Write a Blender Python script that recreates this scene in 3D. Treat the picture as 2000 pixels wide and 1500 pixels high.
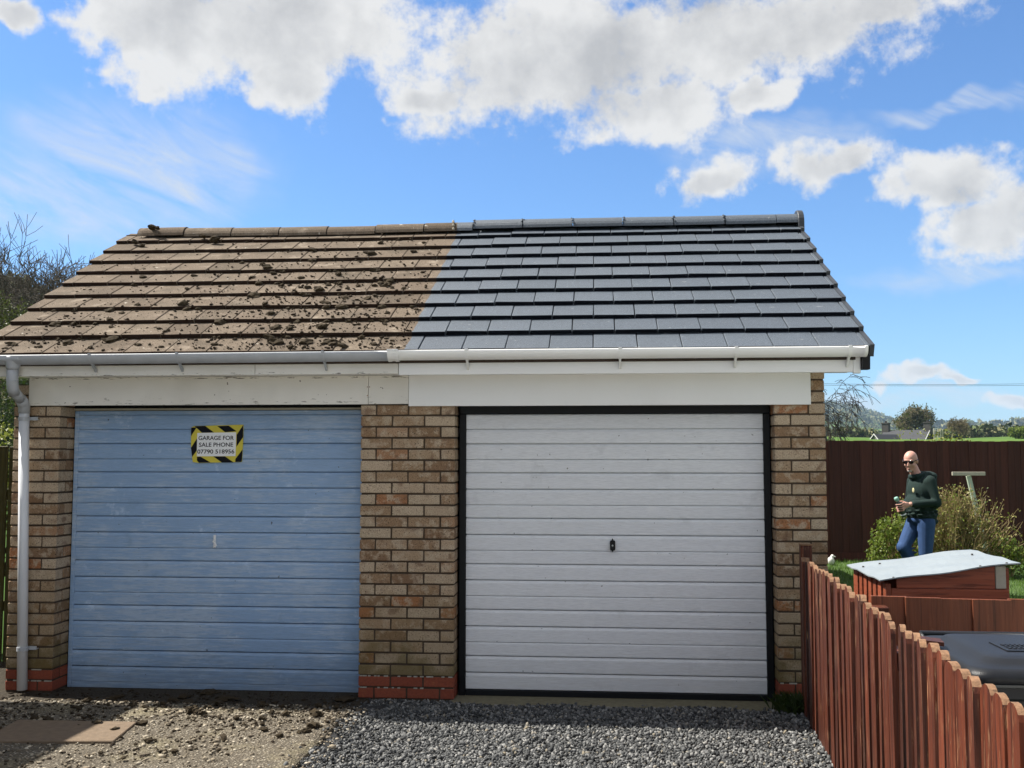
import bpy, bmesh, math, random
import numpy as np
from mathutils import Vector, Matrix, noise as mnoise

for o in list(bpy.data.objects):
    bpy.data.objects.remove(o)
random.seed(7)
RNG = np.random.default_rng(7)
R = math.radians
S = bpy.context.scene
COL = S.collection

# ------------------------------------------------------------------ camera
cd = bpy.data.cameras.new('camera')
cam = bpy.data.objects.new('camera', cd)
COL.objects.link(cam)
CAM = Vector((0.0, -7.0, 1.655))
cam.location = CAM
cam.rotation_euler = (R(90 + 4.0), 0, R(4.86))
cd.lens = 36.0
cd.sensor_width = 36.0
cd.clip_start = 0.05
cd.clip_end = 20000
S.camera = cam

# ------------------------------------------------------------------ sun and sky
SUNV = Vector((-0.72, 0.127, 1.0)).normalized()          # towards the sun
EL = math.asin(SUNV.z)
ROT = math.atan2(SUNV.x, SUNV.y)
sl = bpy.data.lights.new('sun', 'SUN')
sl.energy = 4.8
sl.angle = R(0.53)
sl.color = (1.0, 0.95, 0.86)
so = bpy.data.objects.new('sun', sl)
COL.objects.link(so)
so.rotation_euler = SUNV.to_track_quat('Z', 'Y').to_euler()
so.location = (-30, 10, 30)

S.view_settings.view_transform = 'Standard'
S.view_settings.look = 'None'
S.view_settings.exposure = 1.1
S.view_settings.gamma = 1.0


class NT:
    """tiny helper for node trees"""
    def __init__(s, tree):
        s.t = tree
        tree.nodes.clear()

    def n(s, kind, **kw):
        nd = s.t.nodes.new(kind)
        for k, v in kw.items():
            setattr(nd, k, v)
        return nd

    def put(s, sock, v):
        if v is None:
            return
        if isinstance(v, bpy.types.NodeSocket):
            s.t.links.new(v, sock)
        elif isinstance(v, (tuple, list)) and sock.type == 'RGBA' and len(v) == 3:
            sock.default_value = (*v, 1)
        else:
            sock.default_value = v

    def m(s, op, a, b=None, c=None, clamp=False):
        nd = s.n('ShaderNodeMath', operation=op)
        nd.use_clamp = clamp
        s.put(nd.inputs[0], a)
        s.put(nd.inputs[1], b)
        s.put(nd.inputs[2], c)
        return nd.outputs[0]

    def vm(s, op, a, b=None):
        nd = s.n('ShaderNodeVectorMath', operation=op)
        s.put(nd.inputs[0], a)
        if b is not None:
            s.put(nd.inputs[1], b)
        return nd.outputs[0] if op not in ('LENGTH', 'DOT_PRODUCT') else nd.outputs[1]

    def mix(s, f, a, b, blend='MIX'):
        nd = s.n('ShaderNodeMix', data_type='RGBA', blend_type=blend)
        s.put(nd.inputs[0], f)
        s.put(nd.inputs[6], a)
        s.put(nd.inputs[7], b)
        return nd.outputs[2]

    def noise(s, vec, scale, detail=4.0, rough=0.55, dist=0.0, color=False):
        nd = s.n('ShaderNodeTexNoise')
        s.put(nd.inputs['Vector'], vec)
        nd.inputs['Scale'].default_value = scale
        nd.inputs['Detail'].default_value = detail
        nd.inputs['Roughness'].default_value = rough
        nd.inputs['Distortion'].default_value = dist
        return nd.outputs['Color' if color else 'Fac']

    def voro(s, vec, scale, feature='F1', out='Distance', rnd=1.0):
        nd = s.n('ShaderNodeTexVoronoi', feature=feature)
        s.put(nd.inputs['Vector'], vec)
        nd.inputs['Scale'].default_value = scale
        nd.inputs['Randomness'].default_value = rnd
        return nd.outputs[out]

    def ramp(s, f, stops, interp='LINEAR'):
        nd = s.n('ShaderNodeValToRGB')
        cr = nd.color_ramp
        cr.interpolation = interp
        while len(cr.elements) > 1:
            cr.elements.remove(cr.elements[-1])
        for i, (p, c) in enumerate(stops):
            e = cr.elements[0] if i == 0 else cr.elements.new(p)
            e.position = p
            if not isinstance(c, (tuple, list)):
                c = (c, c, c)
            e.color = (*c, 1)
        s.put(nd.inputs[0], f)
        return nd.outputs[0]

    def map(s, f, a, b, c=0.0, d=1.0, smooth=False):
        nd = s.n('ShaderNodeMapRange')
        nd.interpolation_type = 'SMOOTHSTEP' if smooth else 'LINEAR'
        s.put(nd.inputs[0], f)
        for i, v in enumerate((a, b, c, d)):
            s.put(nd.inputs[1 + i], v)
        return nd.outputs[0]

    def pos(s):
        return s.n('ShaderNodeNewGeometry').outputs['Position']

    def obj(s):
        return s.n('ShaderNodeTexCoord').outputs['Object']

    def rand(s):
        return s.n('ShaderNodeObjectInfo').outputs['Random']

    def scale(s, v, k):
        return s.vm('MULTIPLY', v, k)

    def xyz(s, v):
        nd = s.n('ShaderNodeSeparateXYZ')
        s.put(nd.inputs[0], v)
        return nd.outputs

    def bump(s, h, strength=0.5, dist=0.01, normal=None):
        nd = s.n('ShaderNodeBump')
        nd.inputs['Strength'].default_value = strength
        nd.inputs['Distance'].default_value = dist
        s.put(nd.inputs['Height'], h)
        s.put(nd.inputs['Normal'], normal)
        return nd.outputs[0]

    def out(s, color, rough=0.7, normal=None, metal=0.0, spec=0.4, coat=None, trans=None):
        p = s.n('ShaderNodeBsdfPrincipled')
        s.put(p.inputs['Base Color'], color)
        s.put(p.inputs['Roughness'], rough)
        s.put(p.inputs['Metallic'], metal)
        s.put(p.inputs['Specular IOR Level'], spec)
        s.put(p.inputs['Normal'], normal)
        if coat is not None:
            s.put(p.inputs['Coat Weight'], coat)
        o = s.n('ShaderNodeOutputMaterial')
        sh = p.outputs[0]
        if trans is not None:
            tr = s.n('ShaderNodeBsdfTranslucent')
            s.put(tr.inputs['Color'], trans)
            mx = s.n('ShaderNodeMixShader')
            mx.inputs[0].default_value = 0.35
            s.t.links.new(sh, mx.inputs[1])
            s.t.links.new(tr.outputs[0], mx.inputs[2])
            sh = mx.outputs[0]
        s.t.links.new(sh, o.inputs['Surface'])


def newmat(name):
    m = bpy.data.materials.new(name)
    m.use_nodes = True
    return m, NT(m.node_tree)


# directions of picture points, used only to lay the clouds out on the sky
_p, _y = R(4.0), R(4.86)
_fw = Vector((-math.sin(_y) * math.cos(_p), math.cos(_y) * math.cos(_p), math.sin(_p)))
_ri = Vector((math.cos(_y), math.sin(_y), 0))
_up = _ri.cross(_fw)


def azel(px, py):
    d = (_fw + _ri * (px - 1000) / 2000 - _up * (py - 750) / 2000).normalized()
    return math.degrees(math.atan2(d.x, d.y)), math.degrees(math.asin(d.z))


def make_world():
    w = bpy.data.worlds.new('World')
    S.world = w
    w.use_nodes = True
    w.cycles.sampling_method = 'NONE'
    k = NT(w.node_tree)
    sky = k.n('ShaderNodeTexSky', sky_type='NISHITA')
    sky.sun_disc = False
    sky.sun_elevation = EL
    sky.sun_rotation = ROT
    sky.altitude = 60
    sky.air_density = 1.0
    sky.dust_density = 0.6
    sky.ozone_density = 2.2
    d = k.n('ShaderNodeTexCoord').outputs['Generated']
    x, y, z = k.xyz(d)
    az = k.m('MULTIPLY', k.m('ARCTAN2', x, y), 180 / math.pi)
    el = k.m('MULTIPLY', k.m('ARCSINE', z), 180 / math.pi)
    # domain warp so that the cloud outlines are not ellipses
    wp = k.noise(d, 13.0, 3.0, 0.65, color=True)
    wx, wy, wz = k.xyz(wp)
    azw = k.m('ADD', az, k.m('MULTIPLY', k.m('SUBTRACT', wx, 0.5), 5.5))
    elw = k.m('ADD', el, k.m('MULTIPLY', k.m('SUBTRACT', wy, 0.5), 3.4))
    pxd = 2000 * math.pi / 180     # picture points in a degree, about

    ae = k.n('ShaderNodeCombineXYZ')
    k.put(ae.inputs[0], azw)
    k.put(ae.inputs[1], elw)
    AE = ae.outputs[0]

    def union(lst):
        """1 at the middle of a cloud, 0 at its rim, below 0 outside"""
        b = None
        for px, py, hx, hy in lst:
            a, e = azel(px, py)
            kx, ky = pxd / hx, pxd / hy
            nd = k.n('ShaderNodeVectorMath', operation='MULTIPLY_ADD')
            k.put(nd.inputs[0], AE)
            nd.inputs[1].default_value = (kx, ky, 0)
            nd.inputs[2].default_value = (-a * kx, -e * ky, 0)
            r = k.vm('LENGTH', nd.outputs[0])
            b = r if b is None else k.m('MINIMUM', b, r)
        return k.m('SUBTRACT', 1.0, b)

    puffs = [(330, 50, 170, 130), (550, 55, 300, 140), (560, 165, 105, 75),
             (1000, 130, 235, 150), (1150, 120, 300, 150), (1250, 215, 200, 68), (840, 190, 120, 42),
             (1480, 60, 330, 115), (1690, 10, 180, 55), (1475, 190, 75, 36), (1392, 352, 95, 45),
             (1640, 316, 105, 42), (1870, 352, 165, 58), (1940, 440, 150, 74),
             (2080, 400, 180, 100), (296, 168, 44, 30), (1800, 736, 58, 19),
             (1866, 741, 38, 12), (1985, 778, 60, 14), (25, 12, 50, 32),
             (900, -130, 1000, 100)]
    inside = union(puffs)
    # beyond the picture broken cloud goes on, thickened to brighten the shaded facade
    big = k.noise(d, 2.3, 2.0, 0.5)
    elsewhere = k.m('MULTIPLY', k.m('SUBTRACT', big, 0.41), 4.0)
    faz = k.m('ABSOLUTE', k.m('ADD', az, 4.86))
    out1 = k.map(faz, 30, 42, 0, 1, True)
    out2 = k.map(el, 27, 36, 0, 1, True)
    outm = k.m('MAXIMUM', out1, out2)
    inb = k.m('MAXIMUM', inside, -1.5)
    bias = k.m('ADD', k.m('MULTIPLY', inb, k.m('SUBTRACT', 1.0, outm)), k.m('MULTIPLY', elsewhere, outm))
    f1 = k.noise(d, 14.0, 6.0, 0.66)
    dens = k.m('ADD', k.m('MULTIPLY', k.m('MINIMUM', bias, 0.62), 1.45), k.m('MULTIPLY', k.m('SUBTRACT', f1, 0.5), 3.0))
    f3 = k.noise(d, 52.0, 4.0, 0.6)
    dens = k.m('ADD', dens, k.m('MULTIPLY', k.m('SUBTRACT', f3, 0.5), 0.95))
    mask = k.map(dens, -0.14, 0.62, 0, 1, True)
    # light and shade in the cloud: same field sampled a little further towards the sun
    off = k.vm('ADD', d, (SUNV * 0.035)[:])
    f2 = k.noise(off, 14.0, 3.0, 0.6)
    rim = k.m('SUBTRACT', f1, f2)
    core = k.map(bias, 0.15, 0.75, 0, 1, True)
    lo = k.noise(d, 5.0, 2.0, 0.5)
    sh = k.m('ADD', k.m('MULTIPLY', core, 0.5), k.m('MULTIPLY', k.m('SUBTRACT', lo, 0.5), 1.2))
    sh = k.m('SUBTRACT', sh, k.m('MULTIPLY', rim, 1.7), clamp=True)
    cloud = k.mix(sh, (5.35, 5.3, 5.2), (3.35, 3.37, 3.4))
    # thin high cirrus
    cz = k.n('ShaderNodeCombineXYZ')
    k.put(cz.inputs[0], k.m('MULTIPLY', az, .035))
    k.put(cz.inputs[1], k.m('ADD', k.m('MULTIPLY', el, .13), k.m('MULTIPLY', az, .055)))
    st = cz.outputs[0]
    ci = k.noise(st, 3.0, 5.0, 0.66, 0.8)
    veil = union([(250, 330, 330, 150), (80, 400, 330, 90), (400, 340, 160, 90), (1840, 545, 200, 30),
                  (1500, 290, 260, 60), (1860, 215, 180, 26), (1830, 775, 190, 24), (1690, 775, 120, 22)])
    veil = k.m('MAXIMUM', k.m('MAXIMUM', veil, 0.0), k.m('MULTIPLY', outm, 0.3))
    cm = k.m('MULTIPLY', k.map(veil, 0.0, 0.7, 0, 1, True), k.map(ci, 0.34, 0.70, 0.05, 0.85))
    sk = k.mix(1.0, sky.outputs[0], (0.61, 0.87, 1.15), 'MULTIPLY')
    c = k.mix(cm, sk, (4.4, 4.7, 5.1))
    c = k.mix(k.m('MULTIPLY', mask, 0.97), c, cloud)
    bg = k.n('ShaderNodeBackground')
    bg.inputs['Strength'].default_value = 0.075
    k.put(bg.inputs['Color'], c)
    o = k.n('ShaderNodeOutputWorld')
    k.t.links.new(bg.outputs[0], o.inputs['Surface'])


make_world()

# ------------------------------------------------------------------ mesh helpers
WL = {}          # world position of every object's origin


class MB:
    def __init__(s):
        s.v = []
        s.f = []
        s.mi = []

    def add(s, vs, fs, mi=0):
        b = len(s.v)
        s.v.extend([tuple(p) for p in vs])
        s.f.extend([tuple(i + b for i in f) for f in fs])
        s.mi.extend([mi] * len(fs))
        return s

    def box(s, x0, x1, y0, y1, z0, z1, mi=0):
        vs = [(x, y, z) for z in (z0, z1) for y in (y0, y1) for x in (x0, x1)]
        fs = [(0, 2, 3, 1), (4, 5, 7, 6), (0, 1, 5, 4), (2, 6, 7, 3), (0, 4, 6, 2), (1, 3, 7, 5)]
        return s.add(vs, fs, mi)

    def hexa(s, p, mi=0):
        """eight corners: bottom ring then top ring, both counter-clockwise seen from above"""
        fs = [(0, 3, 2, 1), (4, 5, 6, 7), (0, 1, 5, 4), (1, 2, 6, 5), (2, 3, 7, 6), (3, 0, 4, 7)]
        return s.add(p, fs, mi)

    def prism(s, poly, axis, a, b, mi=0):
        """poly: 2d points; extruded along axis between a and b"""
        n = len(poly)

        def P(u, w, t):
            return {'x': (t, u, w), 'y': (u, t, w), 'z': (u, w, t)}[axis]
        vs = [P(u, w, a) for u, w in poly] + [P(u, w, b) for u, w in poly]
        fs = [tuple(range(n)), tuple(reversed(range(n, 2 * n)))]
        fs += [(i, i + n, (i + 1) % n + n, (i + 1) % n) for i in range(n)]
        return s.add(vs, fs, mi)

    def tube(s, pts, rad, n=10, cap=True, mi=0):
        pts = [Vector(p) for p in pts]
        if not hasattr(rad, '__len__'):
            rad = [rad] * len(pts)
        rings = []
        prev = None
        for i, p in enumerate(pts):
            t = (pts[min(i + 1, len(pts) - 1)] - pts[max(i - 1, 0)]).normalized()
            if prev is None:
                a = t.orthogonal().normalized()
            else:
                a = (prev - t * prev.dot(t)).normalized()
            prev = a
            b = t.cross(a)
            rings.append([p + (a * math.cos(2 * math.pi * j / n) + b * math.sin(2 * math.pi * j / n)) * rad[i] for j in range(n)])
        vs = [q for r in rings for q in r]
        fs = []
        for i in range(len(pts) - 1):
            for j in range(n):
                fs.append((i * n + j, i * n + (j + 1) % n, (i + 1) * n + (j + 1) % n, (i + 1) * n + j))
        if cap:
            fs.append(tuple(reversed(range(n))))
            fs.append(tuple(range((len(pts) - 1) * n, len(pts) * n)))
        return s.add(vs, fs, mi)

    def ellip(s, c, r, nu=16, nv=10, rot=None, mi=0):
        vs = []
        fs = []
        c = Vector(c)
        M = rot or Matrix.Identity(3)
        for i in range(1, nv):
            th = math.pi * i / nv
            for j in range(nu):
                ph = 2 * math.pi * j / nu
                vs.append(c + M @ Vector((r[0] * math.sin(th) * math.cos(ph), r[1] * math.sin(th) * math.sin(ph), r[2] * math.cos(th))))
        top = len(vs)
        vs.append(c + M @ Vector((0, 0, r[2])))
        vs.append(c + M @ Vector((0, 0, -r[2])))
        for i in range(nv - 2):
            for j in range(nu):
                fs.append((i * nu + j, (i + 1) * nu + j, (i + 1) * nu + (j + 1) % nu, i * nu + (j + 1) % nu))
        for j in range(nu):
            fs.append((top, j, (j + 1) % nu))
            fs.append((top + 1, (nv - 2) * nu + (j + 1) % nu, (nv - 2) * nu + j))
        return s.add(vs, fs, mi)

    def mesh(s, name, origin=(0, 0, 0), smooth=False):
        me = bpy.data.meshes.new(name)
        o = Vector(origin)
        me.from_pydata([tuple(Vector(v) - o) for v in s.v], [], s.f)
        if any(s.mi):
            me.polygons.foreach_set('material_index', s.mi)
        if smooth:
            me.polygons.foreach_set('use_smooth', [True] * len(me.polygons))
        me.update()
        return me

    def build(s, name, mats, parent=None, origin=None, smooth=False, bevel=0.0, seg=1):
        if origin is None:
            origin = WL[parent] if parent is not None else (0, 0, 0)
        me = s.mesh(name, origin, smooth)
        if bevel:
            bm = bmesh.new()
            bm.from_mesh(me)
            bmesh.ops.recalc_face_normals(bm, faces=bm.faces)
            ed = [e for e in bm.edges if len(e.link_faces) == 2 and e.calc_face_angle(0) > 0.5]
            bmesh.ops.bevel(bm, geom=ed, offset=bevel, segments=seg, affect='EDGES', profile=0.5, clamp_overlap=True)
            bm.to_mesh(me)
            bm.free()
        return place(name, me, mats, parent, origin)


def place(name, me, mats, parent=None, origin=(0, 0, 0), rot=None):
    if mats is not None:
        me.materials.clear()
        for m in (mats if isinstance(mats, (list, tuple)) else [mats]):
            me.materials.append(m)
    o = bpy.data.objects.new(name, me)
    COL.objects.link(o)
    base = Vector(WL[parent]) if parent is not None else Vector((0, 0, 0))
    o.location = Vector(origin) - base
    if rot is not None:
        o.rotation_euler = rot
    if parent is not None:
        o.parent = parent
    WL[o] = tuple(origin)
    return o


def empty(name, loc):
    o = bpy.data.objects.new(name, None)
    COL.objects.link(o)
    o.location = loc
    o.empty_display_size = 0.2
    WL[o] = tuple(loc)
    return o


def tag(o, label, cat, group=None, kind=None):
    o['label'] = label
    o['category'] = cat
    if group:
        o['group'] = group
    if kind:
        o['kind'] = kind
    return o


def struct(o, label=None, cat=None):
    o['kind'] = 'structure'
    if label:
        o['label'] = label
    if cat:
        o['category'] = cat
    return o


def npmesh(name, V, F, mats, parent=None, origin=(0, 0, 0), smooth=False):
    """V (n,3), F (m,k) with k constant"""
    me = bpy.data.meshes.new(name)
    V = np.asarray(V, np.float32) - np.asarray(origin, np.float32)
    F = np.asarray(F, np.int32)
    k = F.shape[1]
    me.vertices.add(len(V))
    me.vertices.foreach_set('co', V.ravel())
    me.loops.add(F.size)
    me.loops.foreach_set('vertex_index', F.ravel())
    me.polygons.add(len(F))
    me.polygons.foreach_set('loop_start', np.arange(0, F.size, k, dtype=np.int32))
    if smooth:
        me.polygons.foreach_set('use_smooth', np.ones(len(F), bool))
    me.update(calc_edges=True)
    me.validate()
    return place(name, me, mats, parent, origin)


def ico(sub):
    bm = bmesh.new()
    bmesh.ops.create_icosphere(bm, subdivisions=sub, radius=1)
    V = np.array([v.co[:] for v in bm.verts])
    F = np.array([[v.index for v in f.verts] for f in bm.faces])
    bm.free()
    return V, F


def rotmats(n, rng, flat=0.0):
    """random rotations"""
    a = rng.uniform(0, 2 * np.pi, n)
    b = rng.normal(0, flat, n) if flat else np.arccos(rng.uniform(-1, 1, n))
    c = rng.uniform(0, 2 * np.pi, n)
    ca, sa, cb, sb, cc, sc = np.cos(a), np.sin(a), np.cos(b), np.sin(b), np.cos(c), np.sin(c)
    Z = np.zeros(n)
    O = np.ones(n)
    A = np.stack([ca, -sa, Z, sa, ca, Z, Z, Z, O], -1).reshape(n, 3, 3)
    B = np.stack([O, Z, Z, Z, cb, -sb, Z, sb, cb], -1).reshape(n, 3, 3)
    C = np.stack([cc, -sc, Z, sc, cc, Z, Z, Z, O], -1).reshape(n, 3, 3)
    return A @ B @ C


def scatter(base_list, P, Sc, M):
    """instances of low meshes joined in one: base_list [(V,F)], P (n,3), Sc (n,3), M (n,3,3)"""
    n = len(P)
    Vs, Fs = [], []
    off = 0
    which = np.arange(n) % len(base_list)
    for k, (V, F) in enumerate(base_list):
        idx = np.where(which == k)[0]
        if len(idx) == 0:
            continue
        v = V[None] * Sc[idx][:, None, :]
        v = np.einsum('nij,nkj->nki', M[idx], v) + P[idx][:, None, :]
        f = F[None] + (np.arange(len(idx)) * len(V))[:, None, None] + off
        Vs.append(v.reshape(-1, 3))
        Fs.append(f.reshape(-1, F.shape[1]))
        off += v.shape[0] * v.shape[1]
    return np.concatenate(Vs), np.concatenate(Fs)


def jitter(V, amt, rng):
    return V * (1 + rng.normal(0, amt, (len(V), 1))) + rng.normal(0, amt * 0.5, V.shape)


ICO1 = ico(1)
ICO2 = ico(2)
ICO3 = ico(3)
STONES = [(jitter(ICO1[0], 0.16, RNG), ICO1[1]) for _ in range(9)]
LUMPS = [(jitter(ICO2[0], 0.17, RNG), ICO2[1]) for _ in range(7)]

# ------------------------------------------------------------------ materials


def simple(name, col, rough=0.6, var=0.12, scale=6.0, bump=0.0, bscale=120.0, metal=0.0, spec=0.4, objrand=0.0):
    m, k = newmat(name)
    p = k.pos()
    f = k.noise(p, scale, 5, 0.6)
    dark = tuple(c * (1 - var) for c in col)
    light = tuple(min(1, c * (1 + var)) for c in col)
    c = k.mix(f, dark, light)
    if objrand:
        r = k.m('ADD', 1 - objrand, k.m('MULTIPLY', k.rand(), 2 * objrand))
        cc = k.n('ShaderNodeCombineColor')
        for i in range(3):
            k.put(cc.inputs[i], r)
        c = k.mix(1.0, c, cc.outputs[0], 'MULTIPLY')
    nr = k.bump(k.noise(p, bscale, 4, 0.6), bump, 0.004) if bump else None
    k.out(c, rough, nr, metal, spec)
    return m


def mat_brick():
    m, k = newmat('buff_brick')
    p = k.pos()
    r = k.rand()
    base = k.ramp(r, [(0.0, (.24, .155, .098)), (.16, (.34, .24, .155)), (.34, (.44, .345, .245)), (.5, (.56, .475, .37)),
                      (.64, (.35, .25, .16)), (.76, (.52, .44, .34)), (.88, (.40, .26, .165)), (.955, (.38, .17, .08)), (.97, (.34, .235, .15)), (1.0, (.28, .195, .125))])
    off = k.n('ShaderNodeCombineXYZ')
    k.put(off.inputs[0], k.m('MULTIPLY', r, 37.0))
    k.put(off.inputs[2], k.m('MULTIPLY', r, 11.0))
    q = k.vm('ADD', p, off.outputs[0])
    blot = k.noise(q, 13, 3, 0.6)
    c = k.mix(k.map(blot, .46, .62, 0, .8, True), base, (.53, .455, .355))
    blot2 = k.noise(q, 9, 2, 0.5, 0.5)
    c = k.mix(k.map(blot2, .58, .74, 0, .75, True), c, (.205, .13, .09))
    gr = k.noise(q, 210, 2, 0.6)
    c = k.mix(k.map(gr, .34, .66, 0, 1), k.mix(1, c, (.66, .64, .62), 'MULTIPLY'), k.mix(1, c, (1.2, 1.2, 1.2), 'MULTIPLY'))
    sp = k.noise(q, 95, 3, 0.7)
    c = k.mix(k.map(sp, .59, .65, 0, .9), c, (.055, .04, .03))
    # algae near the ground: patchy green-brown growth
    z = k.xyz(p)[2]
    al = k.m('ADD', z, k.m('MULTIPLY', k.m('SUBTRACT', k.noise(p, 5, 4, .6), .5), .9))
    x = k.xyz(p)[0]
    c = k.mix(k.map(al, .42, .16, 0, .7, True), c, (.115, .098, .03))
    c = k.mix(k.map(al, .85, .45, 0, .35, True), c, (.18, .135, .06))
    b = k.m('ADD', k.noise(p, 160, 4, .65), k.m('MULTIPLY', k.noise(p, 40, 2, .5), .8))
    c = k.mix(1.0, c, (.90, .845, .785), 'MULTIPLY')
    k.out(c, .9, k.bump(b, .55, .006), spec=.2)
    return m


def mat_redbrick():
    m, k = newmat('red_brick')
    p = k.pos()
    c = k.ramp(k.rand(), [(0, (.21, .05, .028)), (.5, (.28, .075, .04)), (1, (.235, .058, .034))])
    c = k.mix(k.map(k.noise(p, 70, 3, .6), .4, .65, 0, .5), c, (.15, .045, .03))
    c = k.mix(k.map(k.noise(p, 14, 3, .6), .62, .72, 0, .5), c, (.33, .12, .05))
    k.out(c, .85, k.bump(k.noise(p, 140, 4, .65), .4, .004), spec=.2)
    return m


def mat_tile(name='concrete_roof_tile', ends=1.0):
    m, k = newmat(name)
    p = k.pos()
    x, y, z = k.xyz(p)
    # the coating stops along one straight line up the slope
    edge = k.m('ADD', x, k.m('MULTIPLY', k.m('SUBTRACT', k.noise(p, 22, 2, .5), .5), .014))
    edge = k.m('ADD', edge, k.m('MULTIPLY', y, -0.018))
    new = k.map(edge, -1.287, -1.284)
    r = k.rand()
    g = k.noise(p, 170, 3, .65)
    old = k.ramp(r, [(0, (.105, .086, .064)), (.4, (.155, .129, .097)), (.75, (.125, .10, .074)), (1, (.18, .152, .115))])
    old = k.mix(k.map(g, .36, .64, 0, 1), k.mix(1, old, (.5, .48, .46), 'MULTIPLY'), k.mix(1, old, (1.45, 1.42, 1.38), 'MULTIPLY'))
    l1 = k.noise(p, 7, 4, .6)
    old = k.mix(k.map(l1, .55, .72, 0, .55, True), old, (.33, .285, .22))
    old = k.mix(k.map(k.noise(p, 4.2, 4, .6), .5, .66, 0, .6, True), old, (.085, .07, .05))
    cr = k.noise(p, 55, 3, .62)
    old = k.mix(k.map(cr, .645, .68, 0, .85), old, (.035, .025, .015))
    old = k.mix(k.map(k.noise(k.vm('ADD', p, (7.3, 0, 2)), 16, 3, .55), .70, .73, 0, .8), old, (.52, .5, .42))
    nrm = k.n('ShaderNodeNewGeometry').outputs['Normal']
    front = k.map(k.xyz(nrm)[1], -.55, -.8, 0, ends)          # shade painted on the tile ends, over dark brown on the old ones
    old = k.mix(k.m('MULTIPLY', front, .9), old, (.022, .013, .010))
    nw = k.ramp(r, [(0, (.056, .070, .090)), (.5, (.066, .082, .104)), (1, (.061, .076, .096))])
    nw = k.mix(k.map(g, .36, .66, 0, 1), k.mix(1, nw, (.55, .55, .55), 'MULTIPLY'), k.mix(1, nw, (1.7, 1.7, 1.7), 'MULTIPLY'))
    nw = k.mix(k.map(k.noise(p, 26, 2, .5), .70, .73, 0, .5), nw, (.24, .25, .26))
    nw = k.mix(front, nw, (.006, .007, .010))  # same painted shade on the coated tile ends
    old = k.mix(1.0, old, (.90, .865, .88), 'MULTIPLY')
    c = k.mix(new, old, nw)
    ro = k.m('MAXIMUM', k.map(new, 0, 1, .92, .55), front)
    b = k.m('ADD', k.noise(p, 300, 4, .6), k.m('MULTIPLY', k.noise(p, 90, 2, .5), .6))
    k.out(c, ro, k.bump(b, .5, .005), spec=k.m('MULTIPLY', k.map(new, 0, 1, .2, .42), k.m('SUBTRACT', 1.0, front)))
    return m


def mat_door(name, base, worn, dirt, wornamt, dirtlo=True, rough=.42):
    m, k = newmat(name)
    p = k.pos()
    x, y, z = k.xyz(p)
    st = k.vm('MULTIPLY', p, (2.2, 2.2, 26))
    n1 = k.noise(st, 2.2, 6, .68)
    n2 = k.noise(p, 2.6, 4, .6)
    n3 = k.noise(k.vm('MULTIPLY', p, (9, 9, 150)), 2.0, 3, .6)
    c = k.mix(k.map(k.m('ADD', n1, k.m('MULTIPLY', n2, .8)), .84, 1.06, 0, wornamt, True), base, worn)
    c = k.mix(k.map(n3, .42, .66, 0, .5), c, tuple(b * .70 for b in base))
    pt = k.m('ADD', k.noise(p, 6.5, 5, .7), k.m('MULTIPLY', k.m('SUBTRACT', n3, .5), .25))
    c = k.mix(k.map(pt, .60, .74, 0, wornamt * .8, True), c, tuple(min(.85, w * 1.25) for w in worn))
    n4 = k.noise(p, 5.5, 5, .65)
    c = k.mix(k.map(n4, .58, .74, 0, .45, True), c, tuple(b * .66 for b in base))
    if dirtlo:
        low = k.m('ADD', z, k.m('MULTIPLY', k.m('SUBTRACT', k.noise(st, 3, 5, .7), .5), .9))
        c = k.mix(k.map(low, .42, -.1, 0, .6, True), c, dirt)
    c = k.mix(k.map(k.noise(p, 31, 2, .5), .745, .76, 0, .8), c, (.06, .055, .05))
    # embossed timber grain: fine horizontal reeds
    g = k.noise(k.vm('MULTIPLY', p, (2.5, 2.5, 95)), 2.0, 3, .55)
    k.out(c, k.map(n1, .3, .7, rough - .06, rough + .15), k.bump(g, .4, .005), spec=.45)
    return m


def mat_oldpaint():
    m, k = newmat('weathered_white_paint')
    p = k.pos()
    x, y, z = k.xyz(p)
    st = k.vm('MULTIPLY', p, (4, 4, 26))
    c = k.mix(k.noise(p, 3, 4, .6), (.70, .68, .63), (.82, .80, .75))
    n = k.noise(st, 3.2, 6, .7)
    # flaked paint along the lower edges of the boards
    band = k.m('MAXIMUM', k.map(z, 2.09, 1.99, 0, .16), k.m('MULTIPLY', k.map(z, 2.245, 2.195, 0, .17), k.map(z, 2.190, 2.194)))
    c = k.mix(k.map(k.m('ADD', n, band), .69, .74, 0, .85), c, (.085, .075, .06))
    c = k.mix(k.map(k.noise(p, 22, 2, .5), .735, .75, 0, .8), c, (.075, .055, .045))
    c = k.mix(k.map(k.noise(p, 1.3, 3, .6), .5, .75, 0, .4), c, (.46, .44, .38))
    k.out(c, .62, k.bump(n, .35, .004), spec=.3)
    return m


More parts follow.
